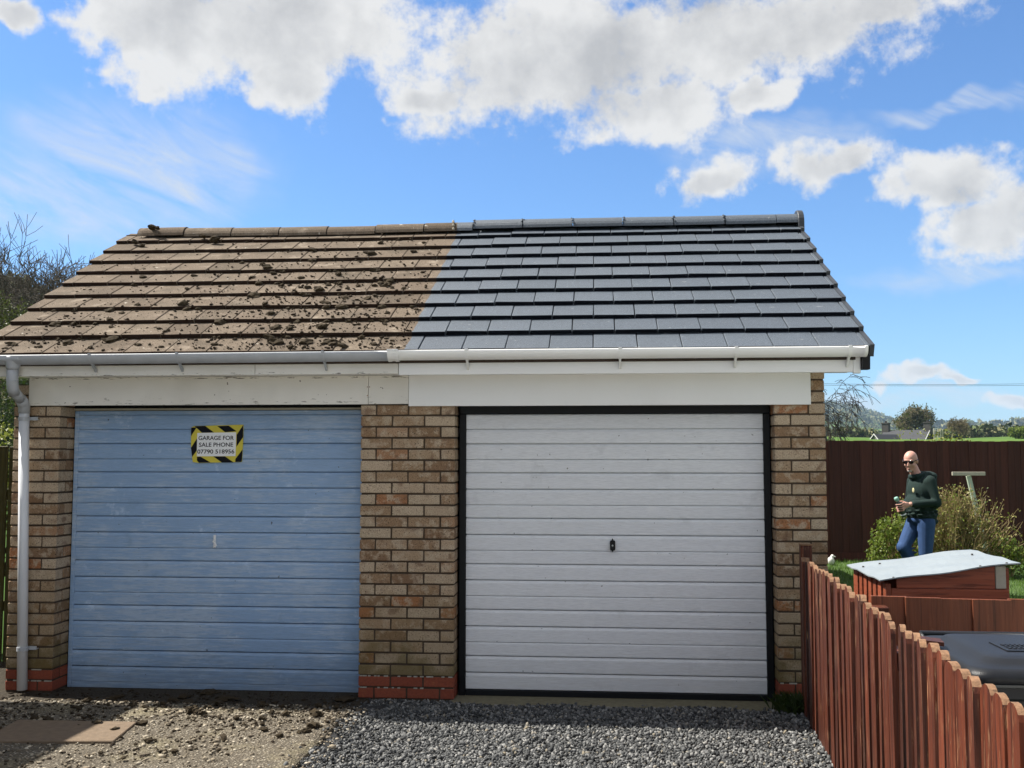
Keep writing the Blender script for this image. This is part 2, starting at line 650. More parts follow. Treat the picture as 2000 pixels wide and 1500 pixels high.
def mat_stain(name, a, b, worn, wear=.35, zs=3.0, rough=.62, objv=.3, gy=False):
    """wood stain with vertical grain, scuffs and a difference from board to board"""
    m, k = newmat(name)
    p = k.pos()
    r = k.rand()
    st = k.vm('MULTIPLY', p, (60, 60, zs)) if not gy else k.vm('MULTIPLY', p, (zs, 60, 60))
    off = k.n('ShaderNodeCombineXYZ')
    for i in range(3):
        k.put(off.inputs[i], k.m('MULTIPLY', r, 53.0 + 11 * i))
    q = k.vm('ADD', st, off.outputs[0])
    n = k.noise(q, 1.0, 5, .65)
    c = k.mix(k.map(n, .3, .7), a, b)
    rr = k.map(r, 0, 1, 1 - objv, 1 + objv)
    cc = k.n('ShaderNodeCombineColor')
    for i in range(3):
        k.put(cc.inputs[i], rr)
    c = k.mix(1.0, c, cc.outputs[0], 'MULTIPLY')
    w = k.m('ADD', k.noise(k.vm('MULTIPLY', q, (.7, .7, 2.2)), 1.4, 6, .7), k.m('MULTIPLY', k.noise(p, 3, 2, .5), .25))
    c = k.mix(k.map(w, .70, .80, 0, wear), c, worn)
    dk = k.noise(k.vm('MULTIPLY', q, (1.3, 1.3, .8)), 1.1, 4, .6)
    c = k.mix(k.map(dk, .52, .66, 0, .7), c, tuple(v * .35 for v in a))
    k.out(c, rough, k.bump(n, .45, .006), spec=.35)
    return m


def mat_concrete():
    m, k = newmat('exposed_concrete')
    p = k.pos()
    v = k.voro(p, 62, 'F1', 'Distance')
    vc = k.voro(p, 62, 'F1', 'Color')
    g = k.xyz(vc)[0]
    stone = k.ramp(g, [(0, (.12, .095, .07)), (.35, (.22, .185, .14)), (.7, (.36, .315, .245)), (1, (.50, .45, .37))])
    n = k.noise(p, 2.5, 5, .62)
    paste = k.mix(n, (.065, .054, .040), (.15, .13, .10))
    c = k.mix(k.map(v, .26, .5, .8, 0, True), paste, stone)
    c = k.mix(k.map(k.noise(p, 1.7, 4, .65), .5, .72, 0, .55, True), c, (.30, .26, .16))
    c = k.mix(k.map(k.noise(p, 6.5, 4, .65), .58, .7, 0, .6, True), c, (.09, .075, .055))
    x, y, z = k.xyz(p)
    # soil and old moss washed against the doors, plus painted shade
    dm = k.m('ADD', y, k.m('MULTIPLY', k.m('SUBTRACT', k.noise(p, 4, 4, .6), .5), .35))
    c = k.mix(k.m('MULTIPLY', k.map(dm, -.62, -.42, 0, .85, True), k.map(x, -1.2, -1.6, .15, 1)), c, (.035, .028, .02))
    h = k.m('ADD', k.m('MULTIPLY', k.map(v, .1, .55, 1, 0), .8), k.noise(p, 140, 4, .6))
    k.out(c, .92, k.bump(h, .9, .012), spec=.2)
    return m


def mat_ground():
    m, k = newmat('countryside')
    p = k.pos()
    x, y, z = k.xyz(p)
    n = k.noise(p, .35, 4, .6)
    near = k.mix(n, (.028, .062, .012), (.062, .12, .022))
    r = k.vm('LENGTH', p)
    cell = k.voro(k.vm('MULTIPLY', p, (1, .55, 0)), .0085, 'F1', 'Color')
    cx = k.xyz(cell)[0]
    fld = k.ramp(cx, [(0, (.05, .095, .018)), (.4, (.085, .15, .028)), (.7, (.10, .155, .03)), (1, (.06, .10, .025))])
    fld = k.mix(k.map(k.noise(p, .05, 4, .6), .35, .7), k.mix(1, fld, (.75, .8, .7), 'MULTIPLY'), fld)
    wood = k.mix(k.noise(p, .04, 5, .7), (.022, .03, .017), (.06, .06, .032))
    far = k.mix(k.map(k.noise(p, .0022, 3, .55), .46, .54), fld, wood)
    lefth = k.map(x, -40, -60)
    far = k.mix(lefth, far, k.mix(k.noise(p, .09, 5, .7), (.04, .045, .015), (.085, .08, .03)))
    c = k.mix(k.map(r, 25, 60), near, far)
    k.out(c, .95, k.bump(k.noise(p, 40, 3, .6), .4, .03), spec=.1)
    return m


def mat_leaf(name, a, b, trans, rough=.5):
    m, k = newmat(name)
    g = k.n('ShaderNodeNewGeometry')
    c = k.mix(g.outputs['Random Per Island'], a, b)
    k.out(c, rough, None, spec=.35, trans=trans)
    return m


def mat_island(name, stops, rough=.9, bump=0.0, bscale=300):
    m, k = newmat(name)
    g = k.n('ShaderNodeNewGeometry')
    c = k.ramp(g.outputs['Random Per Island'], stops)
    p = g.outputs['Position']
    c = k.mix(k.map(k.noise(p, bscale, 2, .6), .35, .65), k.mix(1, c, (.8, .8, .8), 'MULTIPLY'), k.mix(1, c, (1.15, 1.15, 1.15), 'MULTIPLY'))
    k.out(c, rough, k.bump(k.noise(p, bscale, 3, .6), bump, .003) if bump else None, spec=.25)
    return m


M = {}
M['brick'] = mat_brick()
M['red'] = mat_redbrick()
M['mortar'] = simple('mortar', (.062, .043, .028), .95, .35, 30, .6, 160)
M['mortar_lime'] = simple('lime_mortar', (.36, .33, .27), .95, .5, 40, .6, 160)
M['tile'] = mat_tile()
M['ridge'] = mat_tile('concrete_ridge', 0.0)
M['deck'] = simple('roof_underlay', (.05, .035, .028), .9, .3, 20)
M['pvc'] = simple('white_upvc', (.82, .82, .81), .28, .05, 3, 0, spec=.5)
M['pvc2'] = simple('white_upvc_board', (.80, .80, .79), .38, .06, 2.2, .12, 60, spec=.5)
M['oldpvc'] = simple('old_grey_gutter', (.40, .42, .45), .42, .22, 9, .2, 60)
M['pipe'] = simple('white_downpipe', (.66, .68, .72), .35, .08, 4)
M['oldpaint'] = mat_oldpaint()
M['bluedoor'] = mat_door('blue_door_paint', (.275, .415, .635), (.45, .55, .68), (.15, .195, .25), .75)
M['whitedoor'] = mat_door('white_door_paint', (.735, .75, .78), (.80, .81, .83), (.56, .56, .55), .5, True, .36)
M['black'] = simple('black_frame', (.006, .0065, .008), .45, .3, 5, spec=.2)
M['verge'] = simple('charcoal_verge', (.035, .04, .048), .45, .2, 20, .2)
M['picket'] = mat_stain('red_fence_stain', (.026, .006, .003), (.128, .030, .012), (.34, .19, .10), .7, 2.2, .5, .6)
M['picket_tip'] = simple('worn_fence_top', (.20, .11, .06), .85, .9, 70, .6)
M['boards'] = mat_stain('brown_fence_stain', (.12, .034, .015), (.20, .058, .025), (.28, .12, .06), .35, 2.5, .55, .22)
M['store'] = mat_stain('red_brown_timber', (.19, .045, .022), (.28, .075, .035), (.34, .15, .08), .3, 3.0, .5, .2, True)
M['backfence'] = mat_stain('dark_brown_fence', (.048, .013, .009), (.078, .023, .014), (.11, .038, .024), .3, 1.6, .75, .25)
M['greenfence'] = mat_stain('green_treated_timber', (.05, .045, .010), (.095, .08, .018), (.14, .12, .04), .3, 2.5, .7, .2)
M['paletimber'] = simple('pale_timber', (.42, .39, .31), .75, .25, 25, .4)
M['greentimber'] = simple('pale_green_timber', (.40, .47, .36), .75, .15, 25, .3)
M['sheet'] = simple('grey_sheet_roof', (.225, .255, .275), .5, .14, 7, .05)
M['bin'] = simple('black_bin_plastic', (.010, .011, .014), .42, .3, 8, .3, 260, spec=.28)
M['binrim'] = simple('bin_lid_edge', (.05, .055, .055), .35, .2, 8)
M['concrete'] = mat_concrete()
M['sill'] = simple('mossy_concrete', (.15, .135, .085), .95, .5, 26, .8, 160)
M['bounce_ground'] = simple('pale_bounce_ground', (.50, .48, .45), .9, .15, 3, .4, 60)
M['gravelbed'] = simple('gravel_bed', (.022, .023, .025), .95, .5, 90, 1, 120)
M['gravel'] = mat_island('grey_gravel', [(0, (.026, .028, .030)), (.3, (.064, .066, .067)), (.7, (.118, .120, .120)), (.95, (.26, .258, .25)), (1, (.21, .18, .13))], .85, .3)
M['pebble'] = mat_island('buff_pebble', [(0, (.07, .055, .04)), (.3, (.17, .14, .10)), (.7, (.29, .245, .18)), (1, (.48, .43, .34))], .9, .3)
M['moss'] = mat_island('dry_brown_moss', [(0, (.020, .013, .007)), (.6, (.030, .021, .012)), (1, (.046, .034, .019))], 1.0, 1.0, 160)
M['cover'] = simple('brown_slab', (.15, .108, .072), .9, .45, 22, .8, 90)
M['ground'] = mat_ground()
M['lawn'] = simple('lawn_soil', (.045, .085, .016), .95, .35, 3, .6, 60)
M['grass'] = mat_leaf('grass_blade', (.045, .10, .012), (.12, .20, .03), (.12, .22, .03))
M['leafbush'] = mat_leaf('shrub_leaf', (.055, .10, .014), (.19, .23, .035), (.16, .22, .03))
M['leafpale'] = mat_leaf('pale_shrub_leaf', (.17, .155, .04), (.30, .26, .09), (.2, .2, .05))
M['stem'] = mat_island('pale_stem', [(0, (.15, .105, .045)), (.5, (.27, .20, .09)), (1, (.36, .29, .15))], .8)
M['leafdark'] = mat_leaf('hedge_leaf', (.016, .030, .007), (.055, .078, .016), (.04, .07, .01))
M['leafolive'] = mat_leaf('budding_leaf', (.035, .045, .012), (.10, .11, .028), (.07, .09, .02))
M['leaflit'] = mat_leaf('bright_hedge_leaf', (.10, .13, .02), (.26, .27, .05), (.2, .24, .04))
M['bark'] = simple('bark', (.075, .062, .048), .95, .3, 5, .5, 40)
M['barkdark'] = simple('dark_bark', (.030, .026, .022), .95, .3, 5)
M['barklight'] = simple('olive_twigs', (.15, .125, .07), .95, .3, 2)
M['woodland'] = mat_island('woodland', [(0, (.045, .065, .03)), (.35, (.10, .125, .05)), (.7, (.16, .155, .08)), (1, (.21, .20, .09))], 1.0, 0, 2)
M['slate'] = simple('slate_roof', (.028, .030, .035), .7, .2, 1.5, .3, 8)
M['render'] = simple('grey_render', (.20, .20, .19), .9, .15, 1)
M['stone'] = simple('dark_stone', (.055, .05, .048), .9, .3, 2)
M['trim'] = simple('pale_trim', (.55, .55, .54), .7, .1, 2)
M['glass'] = simple('dark_window', (.02, .025, .03), .1, .2, 1)
M['wire'] = simple('overhead_wire', (.06, .065, .07), .6, .1, 1)
M['yellow'] = simple('hazard_yellow', (.66, .56, .06), .45, .15, 14)
M['tapeblack'] = simple('hazard_black', (.006, .006, .010), .6, .2, 14, spec=.15)
M['paper'] = simple('sign_white', (.84, .85, .87), .5, .04, 14)
M['ink'] = simple('sign_ink', (.008, .008, .012), .8, .1, 14, spec=.1)
M['metal'] = simple('dull_metal', (.34, .36, .37), .45, .2, 60, metal=.7)
M['ornament'] = simple('white_ornament', (.75, .74, .70), .7, .1, 30)
M['rust'] = simple('rusty_nail', (.22, .07, .02), .9, .2, 60)

# ------------------------------------------------------------------ terrain
RZ = [(0, -.05), (14, -.05), (40, .8), (100, 2.6), (150, 4.0), (250, 6.6), (400, 9.2), (700, 14.5), (1000, 20), (1600, 34), (2500, 52), (3500, 60), (5000, 50)]


def terrain(x, y):
    r = math.hypot(x, y)
    az = math.degrees(math.atan2(x, y))
    z = np.interp(r, [a for a, _ in RZ], [b for _, b in RZ])
    if r > 30:
        z *= 1 + .10 * math.sin(az * .21 + 1) * min(1, (r - 30) / 200)
    if r > 1200:
        z += 74 * math.exp(-((az - 12.6) / 3.4) ** 2) * min(1, (r - 1200) / 1500)
        z += 10 * math.exp(-((az - 24) / 4) ** 2) * min(1, (r - 1200) / 800)
        z += 34 * math.exp(-((az + 6) / 11) ** 2) * min(1, (r - 1200) / 1500)
        z += 5 * mnoise.noise(Vector((x * .004, y * .004, 3)))
    if r > 60:
        g = math.exp(-(((x + 141) / 66) ** 2 + ((y - 160) / 66) ** 2))
        z += 36 * g * (1 + .12 * mnoise.noise(Vector((x * .03, y * .03, 0))))
    if r > 25:
        z += .5 * mnoise.noise(Vector((x * .02, y * .02, 0))) * min(1, (r - 25) / 60)
    return z


def build_ground():
    rs = [0, 6, 12, 16, 20, 26, 34, 44, 56, 70, 86, 104, 124, 146, 170, 196, 226, 260, 300, 350, 420, 520, 640, 800, 1000, 1250, 1550, 1900, 2300, 2800, 3400, 4200, 5000]
    na = 240
    V = [(0, 0, -.05)]
    for r in rs[1:]:
        for j in range(na):
            a = 2 * math.pi * j / na
            x, y = r * math.sin(a), r * math.cos(a)
            V.append((x, y, terrain(x, y)))
    F = []
    for j in range(na):
        F.append((0, 1 + (j + 1) % na, 1 + j))
    me = bpy.data.meshes.new('ground')
    for i in range(len(rs) - 2):
        for j in range(na):
            a = 1 + i * na
            b = a + na
            F.append((a + j, a + (j + 1) % na, b + (j + 1) % na, b + j))
    me.from_pydata(V, [], F)
    me.polygons.foreach_set('use_smooth', [True] * len(me.polygons))
    struct(place('ground', me, M['ground']), 'rolling green fields and hillsides beyond the gardens', 'terrain')


build_ground()

# lawn, drive slab, strip along the doors, gravel bed
mb = MB()
mb.add([(1.5, -6, -.03), (14, -6, -.03), (14, 10.4, -.03), (1.5, 10.4, -.03)], [(0, 1, 2, 3)])
struct(mb.build('lawn', M['lawn']), 'mown green lawn in the garden behind the picket fence', 'lawn')


def slab():
    nx, ny = 60, 100
    x0, x1, y0, y1 = -7.0, -1.56, -9.0, -.50
    V, F = [], []
    for j in range(ny + 1):
        for i in range(nx + 1):
            x = x0 + (x1 - x0) * i / nx
            t = j / ny
            y = y1 + (y0 - y1) * t
            z = .07 + .012 * mnoise.noise(Vector((x * 2, y * 2, 0))) + .008 * mnoise.noise(Vector((x * 9, y * 9, 5)))
            V.append((x, y + .03 * mnoise.noise(Vector((x * 1.5, 9, 0))) * (1 if j == 0 else 0), z))
    n = nx + 1
    for j in range(ny):
        for i in range(nx):
            F.append((j * n + i, (j + 1) * n + i, (j + 1) * n + i + 1, j * n + i + 1))
    # skirts on the door side and on the gravel side
    b = len(V)
    for i in range(n):
        V.append((V[i][0], V[i][1] + .02, -.02))
    for i in range(nx):
        F.append((i, i + 1, b + i + 1, b + i))
    b = len(V)
    for j in range(ny + 1):
        q = V[j * n + nx]
        V.append((q[0] + .012, q[1], -.03))
    for j in range(ny):
        F.append((j * n + nx, (j + 1) * n + nx, b + j + 1, b + j))
    me = bpy.data.meshes.new('driveway')
    me.from_pydata(V, [], F)
    me.polygons.foreach_set('use_smooth', [True] * len(me.polygons))
    struct(place('driveway', me, M['concrete']), 'weathered exposed-aggregate concrete driveway before the blue door', 'driveway')


slab()
mb = MB()
mb.add([(-7.0, -.52, -.004), (-1.5, -.52, -.004), (-1.5, 1.0, -.004), (-7.0, 1.0, -.004)], [(0, 1, 2, 3)])
struct(mb.build('door_apron', M['concrete']), 'dirty low concrete strip along the foot of the blue door', 'pavement')
mb = MB()
mb.add([(-20, -16, .09), (20, -16, .09), (20, -3.6, .09), (-20, -3.6, .09)], [(0, 1, 2, 3)])  # unseen pale sheet, added to throw sunlight back onto the facade
struct(mb.build('bounce_ground', M['bounce_ground']), 'pale ground sheet added out of view to bounce sunlight onto the garages', 'added ground')
mb = MB()
mb.box(-1.02, 1.30, -.13, .3, -.05, .006)
struct(mb.build('threshold', M['sill'], bevel=.008), 'mossy concrete threshold under the white garage door', 'threshold')
mb = MB()
mb.add([(-1.557, -9, .055), (-1.30, -9, -.012), (1.5, -9, -.012), (1.5, -.05, -.012), (-1.30, -.05, -.012), (-1.557, -.5, .055), (-1.557, -.05, -.012)], [(0, 1, 4, 5), (1, 2, 3, 4), (5, 4, 6)])
struct(mb.build('gravel_bed', M['gravelbed']), 'dark bed under the loose grey gravel', 'ground')

# loose gravel: nobody could count it
n = 54000
P = np.zeros((n, 3))
P[:, 0] = RNG.uniform(-1.70, 1.32, n)
P[:, 1] = -.06 - 2.9 * RNG.uniform(0, 1, n) ** 1.1
P[:, 2] = RNG.uniform(.0, .016, n)
edge = -1.515 + .035 * np.sin(P[:, 1] * 9) + .03 * np.sin(P[:, 1] * 31)
keep = (P[:, 0] > edge) & ~((P[:, 1] > -.12 - .03 * np.sin(P[:, 0] * 7)) & (P[:, 0] > -.98)) & ~((P[:, 1] > -.05) & (P[:, 0] < -.9))
keep |= (RNG.uniform(0, 1, n) < .02)
P = P[keep]
lim = 1.30 + .055 * (P[:, 1] + .2)
P = P[P[:, 0] < lim - .0]
P[:, 2] += np.clip((-1.30 - P[:, 0]) / .26, 0, 1) * .066 * np.clip((-.34 - P[:, 1]) / .2, 0, 1)
n = len(P)
sc = RNG.gamma(8, .00112, n).clip(.004, .0165)[:, None] * np.stack([RNG.uniform(.8, 1.5, n), RNG.uniform(.65, 1.0, n), RNG.uniform(.5, .85, n)], -1)
V, F = scatter(STONES, P, sc, rotmats(n, RNG))
tag(npmesh('gravel', V, F, M['gravel']), 'loose grey gravel before the white garage door', 'gravel', kind='stuff')

# pebbles and grit on the old concrete
n = 9000
P = np.zeros((n, 3))
P[:, 0] = RNG.uniform(-5.0, -1.45, n)
P[:, 1] = -.5 - 2.4 * RNG.uniform(0, 1, n) ** 1.2
P[:, 2] = .073
s0 = RNG.gamma(2.0, .0026, n).clip(.002, .017)
sc = s0[:, None] * np.stack([RNG.uniform(.9, 1.5, n), RNG.uniform(.7, 1.1, n), RNG.uniform(.45, .7, n)], -1)
V, F = scatter(STONES, P, sc, rotmats(n, RNG, .3))
tag(npmesh('pebbles', V, F, M['pebble']), 'buff pebbles and grit strewn over the old concrete', 'pebbles', kind='stuff')

# ------------------------------------------------------------------ the garage
G = empty('garage', (-1.3, 1.9, 0))
tag(G, 'pair of buff brick garages under one tiled roof, half brown half slate grey', 'garage')
CH = .0771          # course height
Z0 = .004
RC = .0775          # red course
ZR = Z0 + 2 * RC    # top of the red plinth


def brick_mesh(name, lx, ly, lz, mat, seed):
    rg = random.Random(seed)
    bm = bmesh.new()
    bmesh.ops.create_cube(bm, size=1)
    for v in bm.verts:
        v.co = Vector((v.co.x * lx, v.co.y * ly, v.co.z * lz))
    bmesh.ops.bevel(bm, geom=list(bm.edges), offset=.0035, segments=1, affect='EDGES')
    for v in bm.verts:
        v.co += Vector((rg.uniform(-1, 1), rg.uniform(-1, 1), rg.uniform(-1, 1))) * .0016
    me = bpy.data.meshes.new(name)
    bm.to_mesh(me)
    bm.free()
    me.materials.append(mat)
    return me


BM = {}


def brick_at(par, x0, x1, y0, y1, z0, red, rg):
    lx, ly = round(x1 - x0, 3), round(y1 - y0, 3)
    lz = (RC if red else CH) - .0125
    vs = rg.randrange(4)
    key = (lx, ly, red, vs)
    if key not in BM:
        BM[key] = brick_mesh('brick', lx, ly, lz, M['red'] if red else M['brick'], hash((lx * 1000, ly * 1000, red, vs)) % 9999)
    o = place('brick', BM[key], None, par,
              ((x0 + x1) / 2, (y0 + y1) / 2 + rg.uniform(-.0022, .0022), z0 + lz / 2 + .006),
              (rg.uniform(-.006, .006), rg.uniform(-.004, .004), rg.uniform(-.006, .006)))
    return o


def pier(xa, xb, ncourse, left_rev, right_rev, seed, extra=None):
    """brick pier, front face y=0, reveal 0.2 deep; reveals only on the sides next to a door"""
    rg = random.Random(seed)
    D2 = .2125
    par = MB()
    par.box(xa + .007, xb - .007, .007, D2 - .004, -.05, Z0 + 2 * RC + (ncourse - 2) * CH)
    P = par.build('pier', M['mortar'], G, origin=(xa, 0, 0))
    J = .0105
    HB = .1025
    for c in range(ncourse):
        red = c < 2
        z = Z0 + c * RC if red else ZR + (c - 2) * CH
        odd = (c % 2 == 1) if not red else (c == 0)
        W = xb - xa
        # cells across the front
        if W > .5:
            cells = [.215, .215, W - 2 * J - .43] if not odd else [HB, .215, .215, W - 3 * J - HB - .43]
        else:
            cells = [W - J - HB, HB] if odd else [HB, W - J - HB]
        x = xa
        for i, w in enumerate(cells):
            full = w > .15
            deep = HB if full else D2
            brick_at(P, x, x + w, 0, deep, z, red, rg)
            if full and ((i == 0 and left_rev) or (i == len(cells) - 1 and right_rev)):
                xx = (x, x + HB) if (i == 0 and left_rev) else (x + w - HB, x + w)
                brick_at(P, xx[0], xx[1], deep + J, D2, z, red, rg)
            x += w + J
    return P


pier(-4.172, -3.830, 28, False, True, 1)
pier(-1.648, -.990, 26, True, True, 2)
pier(1.172, 1.506, 29, True, False, 3)
# lime line over the plinth
for xa, xb in ((-4.172, -3.83), (-1.648, -.99), (1.172, 1.506)):
    mb = MB()
    rg = random.Random(int(xa * 100))
    x = xa + .01
    while x < xb - .03:
        w = rg.uniform(.012, .05)
        for zz in (ZR - .003, Z0 + RC - .003):
            if rg.random() < .55:
                mb.box(x, min(x + w, xb - .006), -.0015 - rg.uniform(0, .001), .01, zz - .0035, zz + .004)
        x += w + rg.uniform(0, .03)
    mb.build('mortar_joint', M['mortar_lime'], G)['kind'] = 'stuff'

# side and back walls, lintel, floor behind the doors
mb = MB()
mb.box(-4.172, -3.95, .2145, 4.2, -.05, 2.15)
mb.box(1.29, 1.506, .2145, 4.2, -.05, 2.15)
mb.box(-4.172, 1.506, 4.2, 4.4, -.05, 2.15)
for xa, xb in ((-4.172, -3.95), (1.29, 1.506)):
    mb.prism([(.0, 2.26), (4.4, 2.26), (4.4, 2.30), (2.0, 3.52), (0, 2.40)], 'x', xa, xb)
mb.build('side_wall', M['mortar'], G)
mb = MB()
mb.box(-3.83, -1.648, .03, .215, 2.025, 2.23)
mb.box(-.99, 1.172, .03, .215, 2.025, 2.23)
mb.box(-1.62, -1.02, .24, 4.2, 0, 2.2)
mb.build('lintel', M['stone'], G)
mb = MB()
mb.box(-3.86, -1.62, .235, .25, 1.85, 2.3)  # black panels added so the gap above the doors stays dark
mb.box(-1.02, 1.2, .235, .25, 1.85, 2.3)
mb.build('dark_gap_panel', M['black'], G)

# --- boards above the doors
mb = MB()
mb.box(-4.055, -1.595, -.022, -.002, 2.010, 2.2085)
mb.box(-1.5925, -1.312, -.021, -.002, 2.011, 2.2085)
hb = mb.build('header_board', M['oldpaint'], G, bevel=.002)
mb = MB()
for x, z in ((-1.60, 2.13), (-1.60, 2.07), (-1.585, 2.13)):
    mb.box(x - .003, x + .003, -.0245, -.02, z - .003, z + .003)
mb.build('nail', M['rust'], hb)
mb = MB()
mb.box(-1.309, 1.410, -.030, -.002, 1.995, 2.2085)
mb.build('header_board', M['pvc2'], G, bevel=.002)
mb = MB()
mb.box(-4.40, -2.335, -.225, -.205, 2.203, 2.345)
mb.box(-2.332, -1.345, -.2245, -.205, 2.204, 2.345)
mb.build('fascia_board', M['oldpaint'], G, bevel=.002)
mb = MB()
mb.box(-1.340, 1.640, -.232, -.205, 2.194, 2.352)
mb.build('fascia_board', M['pvc2'], G, bevel=.003)
mb = MB()
mb.box(1.6405, 1.688, -.236, -.205, 2.186, 2.352)
mb.build('fascia_joint', M['pvc'], G, bevel=.004)
mb = MB()
mb.box(-4.36, 1.66, -.2045, .03, 2.2095, 2.222)
mb.build('soffit', M['pvc2'], G)

# --- gutters


def half_gutter(xa, xb, sag, mat, r=.053, yc=-.292, zt=2.352):
    mb = MB()
    n = 14
    m = 20
    rings = []
    for i in range(m + 1):
        t = i / m
        x = xa + (xb - xa) * t
        dz = sag(t)
        prof = [(math.pi + math.pi * j / n) for j in range(n + 1)]
        outer = [(x, yc + r * math.cos(a), zt + dz + r * 1.22 * math.sin(a)) for a in prof]
        inner = [(x, yc + (r - .004) * math.cos(a), zt + dz + (r * 1.22 - .004) * math.sin(a)) for a in reversed(prof)]
        rings.append(outer + inner)
    k = len(rings[0])
    vs = [p for q in rings for p in q]
    fs = []
    for i in range(m):
        for j in range(k):
            fs.append((i * k + j, i * k + (j + 1) % k, (i + 1) * k + (j + 1) % k, (i + 1) * k + j))
    fs.append(tuple(range(k)))
    fs.append(tuple(reversed(range(m * k, (m + 1) * k))))
    mb.add(vs, fs)
    return mb.build('gutter', mat, G, smooth=True, origin=((xa + xb) / 2, yc, zt))


def clip(par, x, mat, r=.0565, yc=-.292, zt=2.352, w=.02, dz=0.0, plate=True):
    mb = MB()
    n = 10
    P = []
    for i in range(n + 1):
        a = math.pi + math.pi * i / n
        P.append((yc + r * math.cos(a), zt + dz + (r * 1.22) * math.sin(a)))
    Q = [(yc + (r - .006) * math.cos(math.pi + math.pi * i / n), zt + dz + ((r - .006) * 1.22) * math.sin(math.pi + math.pi * i / n)) for i in range(n + 1)]
    for i in range(n):
        mb.prism([P[i], P[i + 1], Q[i + 1], Q[i]], 'x', x - w / 2, x + w / 2)
    mb.box(x - w / 2, x + w / 2, yc - r - .003, yc - r + .008, zt + dz - .004, zt + dz + .006)
    if plate:
        # arm from the cradle down to the fascia
        mb.prism([(yc - .01, zt + dz - r * 1.2), (yc + .02, zt + dz - r * 1.2), (-.2325, 2.246), (-.2325, 2.226), (-.243, 2.226)], 'x', x - w * .35, x + w * .35)
    return mb.build('gutter_bracket', mat, par)


og = half_gutter(-4.48, -1.35, lambda t: -.012 + .008 * t, M['oldpvc'])
for x, dz in ((-3.45, -.009), (-2.836, -.008), (-1.833, -.005)):
    clip(og, x, M['oldpvc'], w=.016, dz=dz)
ng = half_gutter(-1.36, 1.700, lambda t: 0.0, M['pvc'])
for x in (-.869, .139, .884, 1.600):
    clip(ng, x, M['pvc'])
# union piece between old and new, stop end
for x, w, r in ((-1.385, .022, .0605), (-1.335, .024, .0605), (-1.36, .06, .0575)):
    c = clip(ng, x, M['pvc'], r=r, w=w, plate=False)
    c.name = 'gutter_union'
mb = MB()
P = [(-.292 + .0565 * math.cos(math.pi + math.pi * i / 12), 2.355 + .069 * math.sin(math.pi + math.pi * i / 12)) for i in range(13)]
mb.prism(P, 'x', 1.690, 1.712)
mb.build('stop_end', M['pvc'], ng, bevel=.003)

# --- downpipe with its swan neck
mb = MB()
mb.tube([(-4.010, -.060, .03), (-4.063, -.060, 1.99)], .0345, 20)
dp = mb.build('downpipe', M['pipe'], G, smooth=True)
mb = MB()
mb.tube([(-4.022, -.285, 2.335), (-4.022, -.285, 2.305), (-4.024, -.285, 2.265), (-4.026, -.282, 2.25)], [.062, .058, .044, .040], 20)
mb.tube([(-4.026, -.282, 2.262), (-4.026, -.282, 2.16), (-4.028, -.27, 2.12), (-4.036, -.235, 2.085)], .0385, 20)
mb.tube([(-4.03, -.25, 2.10), (-4.055, -.12, 2.045)], .0355, 20)
mb.tube([(-4.052, -.13, 2.052), (-4.060, -.085, 2.028), (-4.063, -.062, 2.0), (-4.063, -.060, 1.955)], .0395, 20)
mb.tube([(-4.026, -.282, 2.172), (-4.026, -.282, 2.164)], .0405, 20)
mb.build('pipe_bend', M['oldpvc'], dp, smooth=True)
mb = MB()
mb.box(-4.10, -3.945, -.345, -.238, 2.300, 2.338)
mb.build('gutter_outlet', M['oldpvc'], dp, bevel=.012, seg=2)
for z, x in ((1.915, -4.0615), (.31, -4.018)):
    mb = MB()
    mb.tube([(x, -.06, z - .013), (x, -.06, z + .013)], .0385, 20)
    mb.box(x + .02, x + .085, -.034, -.026, z - .010, z + .014)
    mb.box(x + .02, x + .085, -.026, -.001, z - .008, z - .002)
    mb.build('pipe_bracket', M['oldpvc'], dp)

# --- doors
ZB = [1.942, 1.838, 1.733, 1.626, 1.531, 1.417, 1.310, 1.216, 1.102, .996, .900, .789, .682, .587, .473, .366, .270, .157, .046]
DEEP = {2, 4, 5, 7, 8, 10, 11, 13, 14, 16, 17}


def door(xa, xb, yf, boards_mat, name_label, zoff=0.0, stile=0.0, zs=ZB):
    D = empty('garage_door', ((xa + xb) / 2, yf, 0))
    D.parent = G
    D.location = Vector(D.location) - Vector(WL[G])
    mb = MB()
    mb.box(xa, xb, yf + .030, yf + .045, zs[-1] - .02, zs[0] + .0)
    D0 = mb.build('door_backing', boards_mat, D)
    for i in range(len(zs) - 1):
        zt, zb = zs[i], zs[i + 1]
        deep = (i + 1) in DEEP
        deept = i in DEEP or i == 1
        g = .0085 if deep else .0035
        mb = MB()
        # lap profile: the head of each board slopes back, the foot stands proud
        ct = .015 if deept else .005
        prof = [(yf + .030, zb + g), (yf + .000, zb + g), (yf - .0005, zb + g + .004), (yf - .0005, zt - ct - .004), (yf + .008 if deept else yf + .004, zt), (yf + .030, zt)]
        mb.prism(prof, 'x', xa + stile, xb - stile)
        mb.build('door_board', boards_mat, D)
    if stile:
        for a, b in ((xa, xa + stile - .0015), (xb - stile + .0015, xb)):
            mb = MB()
            mb.box(a, b, yf - .004, yf + .014, zs[-1] - .04, zs[0] + .03)
            mb.build('door_stile', boards_mat, D, bevel=.0025)
        mb = MB()
        mb.box(xa + stile, xb - stile, yf - .002, yf + .014, zs[0] + .002, zs[0] + .03)
        mb.build('door_rail', boards_mat, D, bevel=.002)
        mb = MB()
        mb.box(xa + stile, xb - stile, yf - .003, yf + .014, zs[-1] - .04, zs[-1] + .001)
        mb.build('door_rail', boards_mat, D, bevel=.002)
    return D


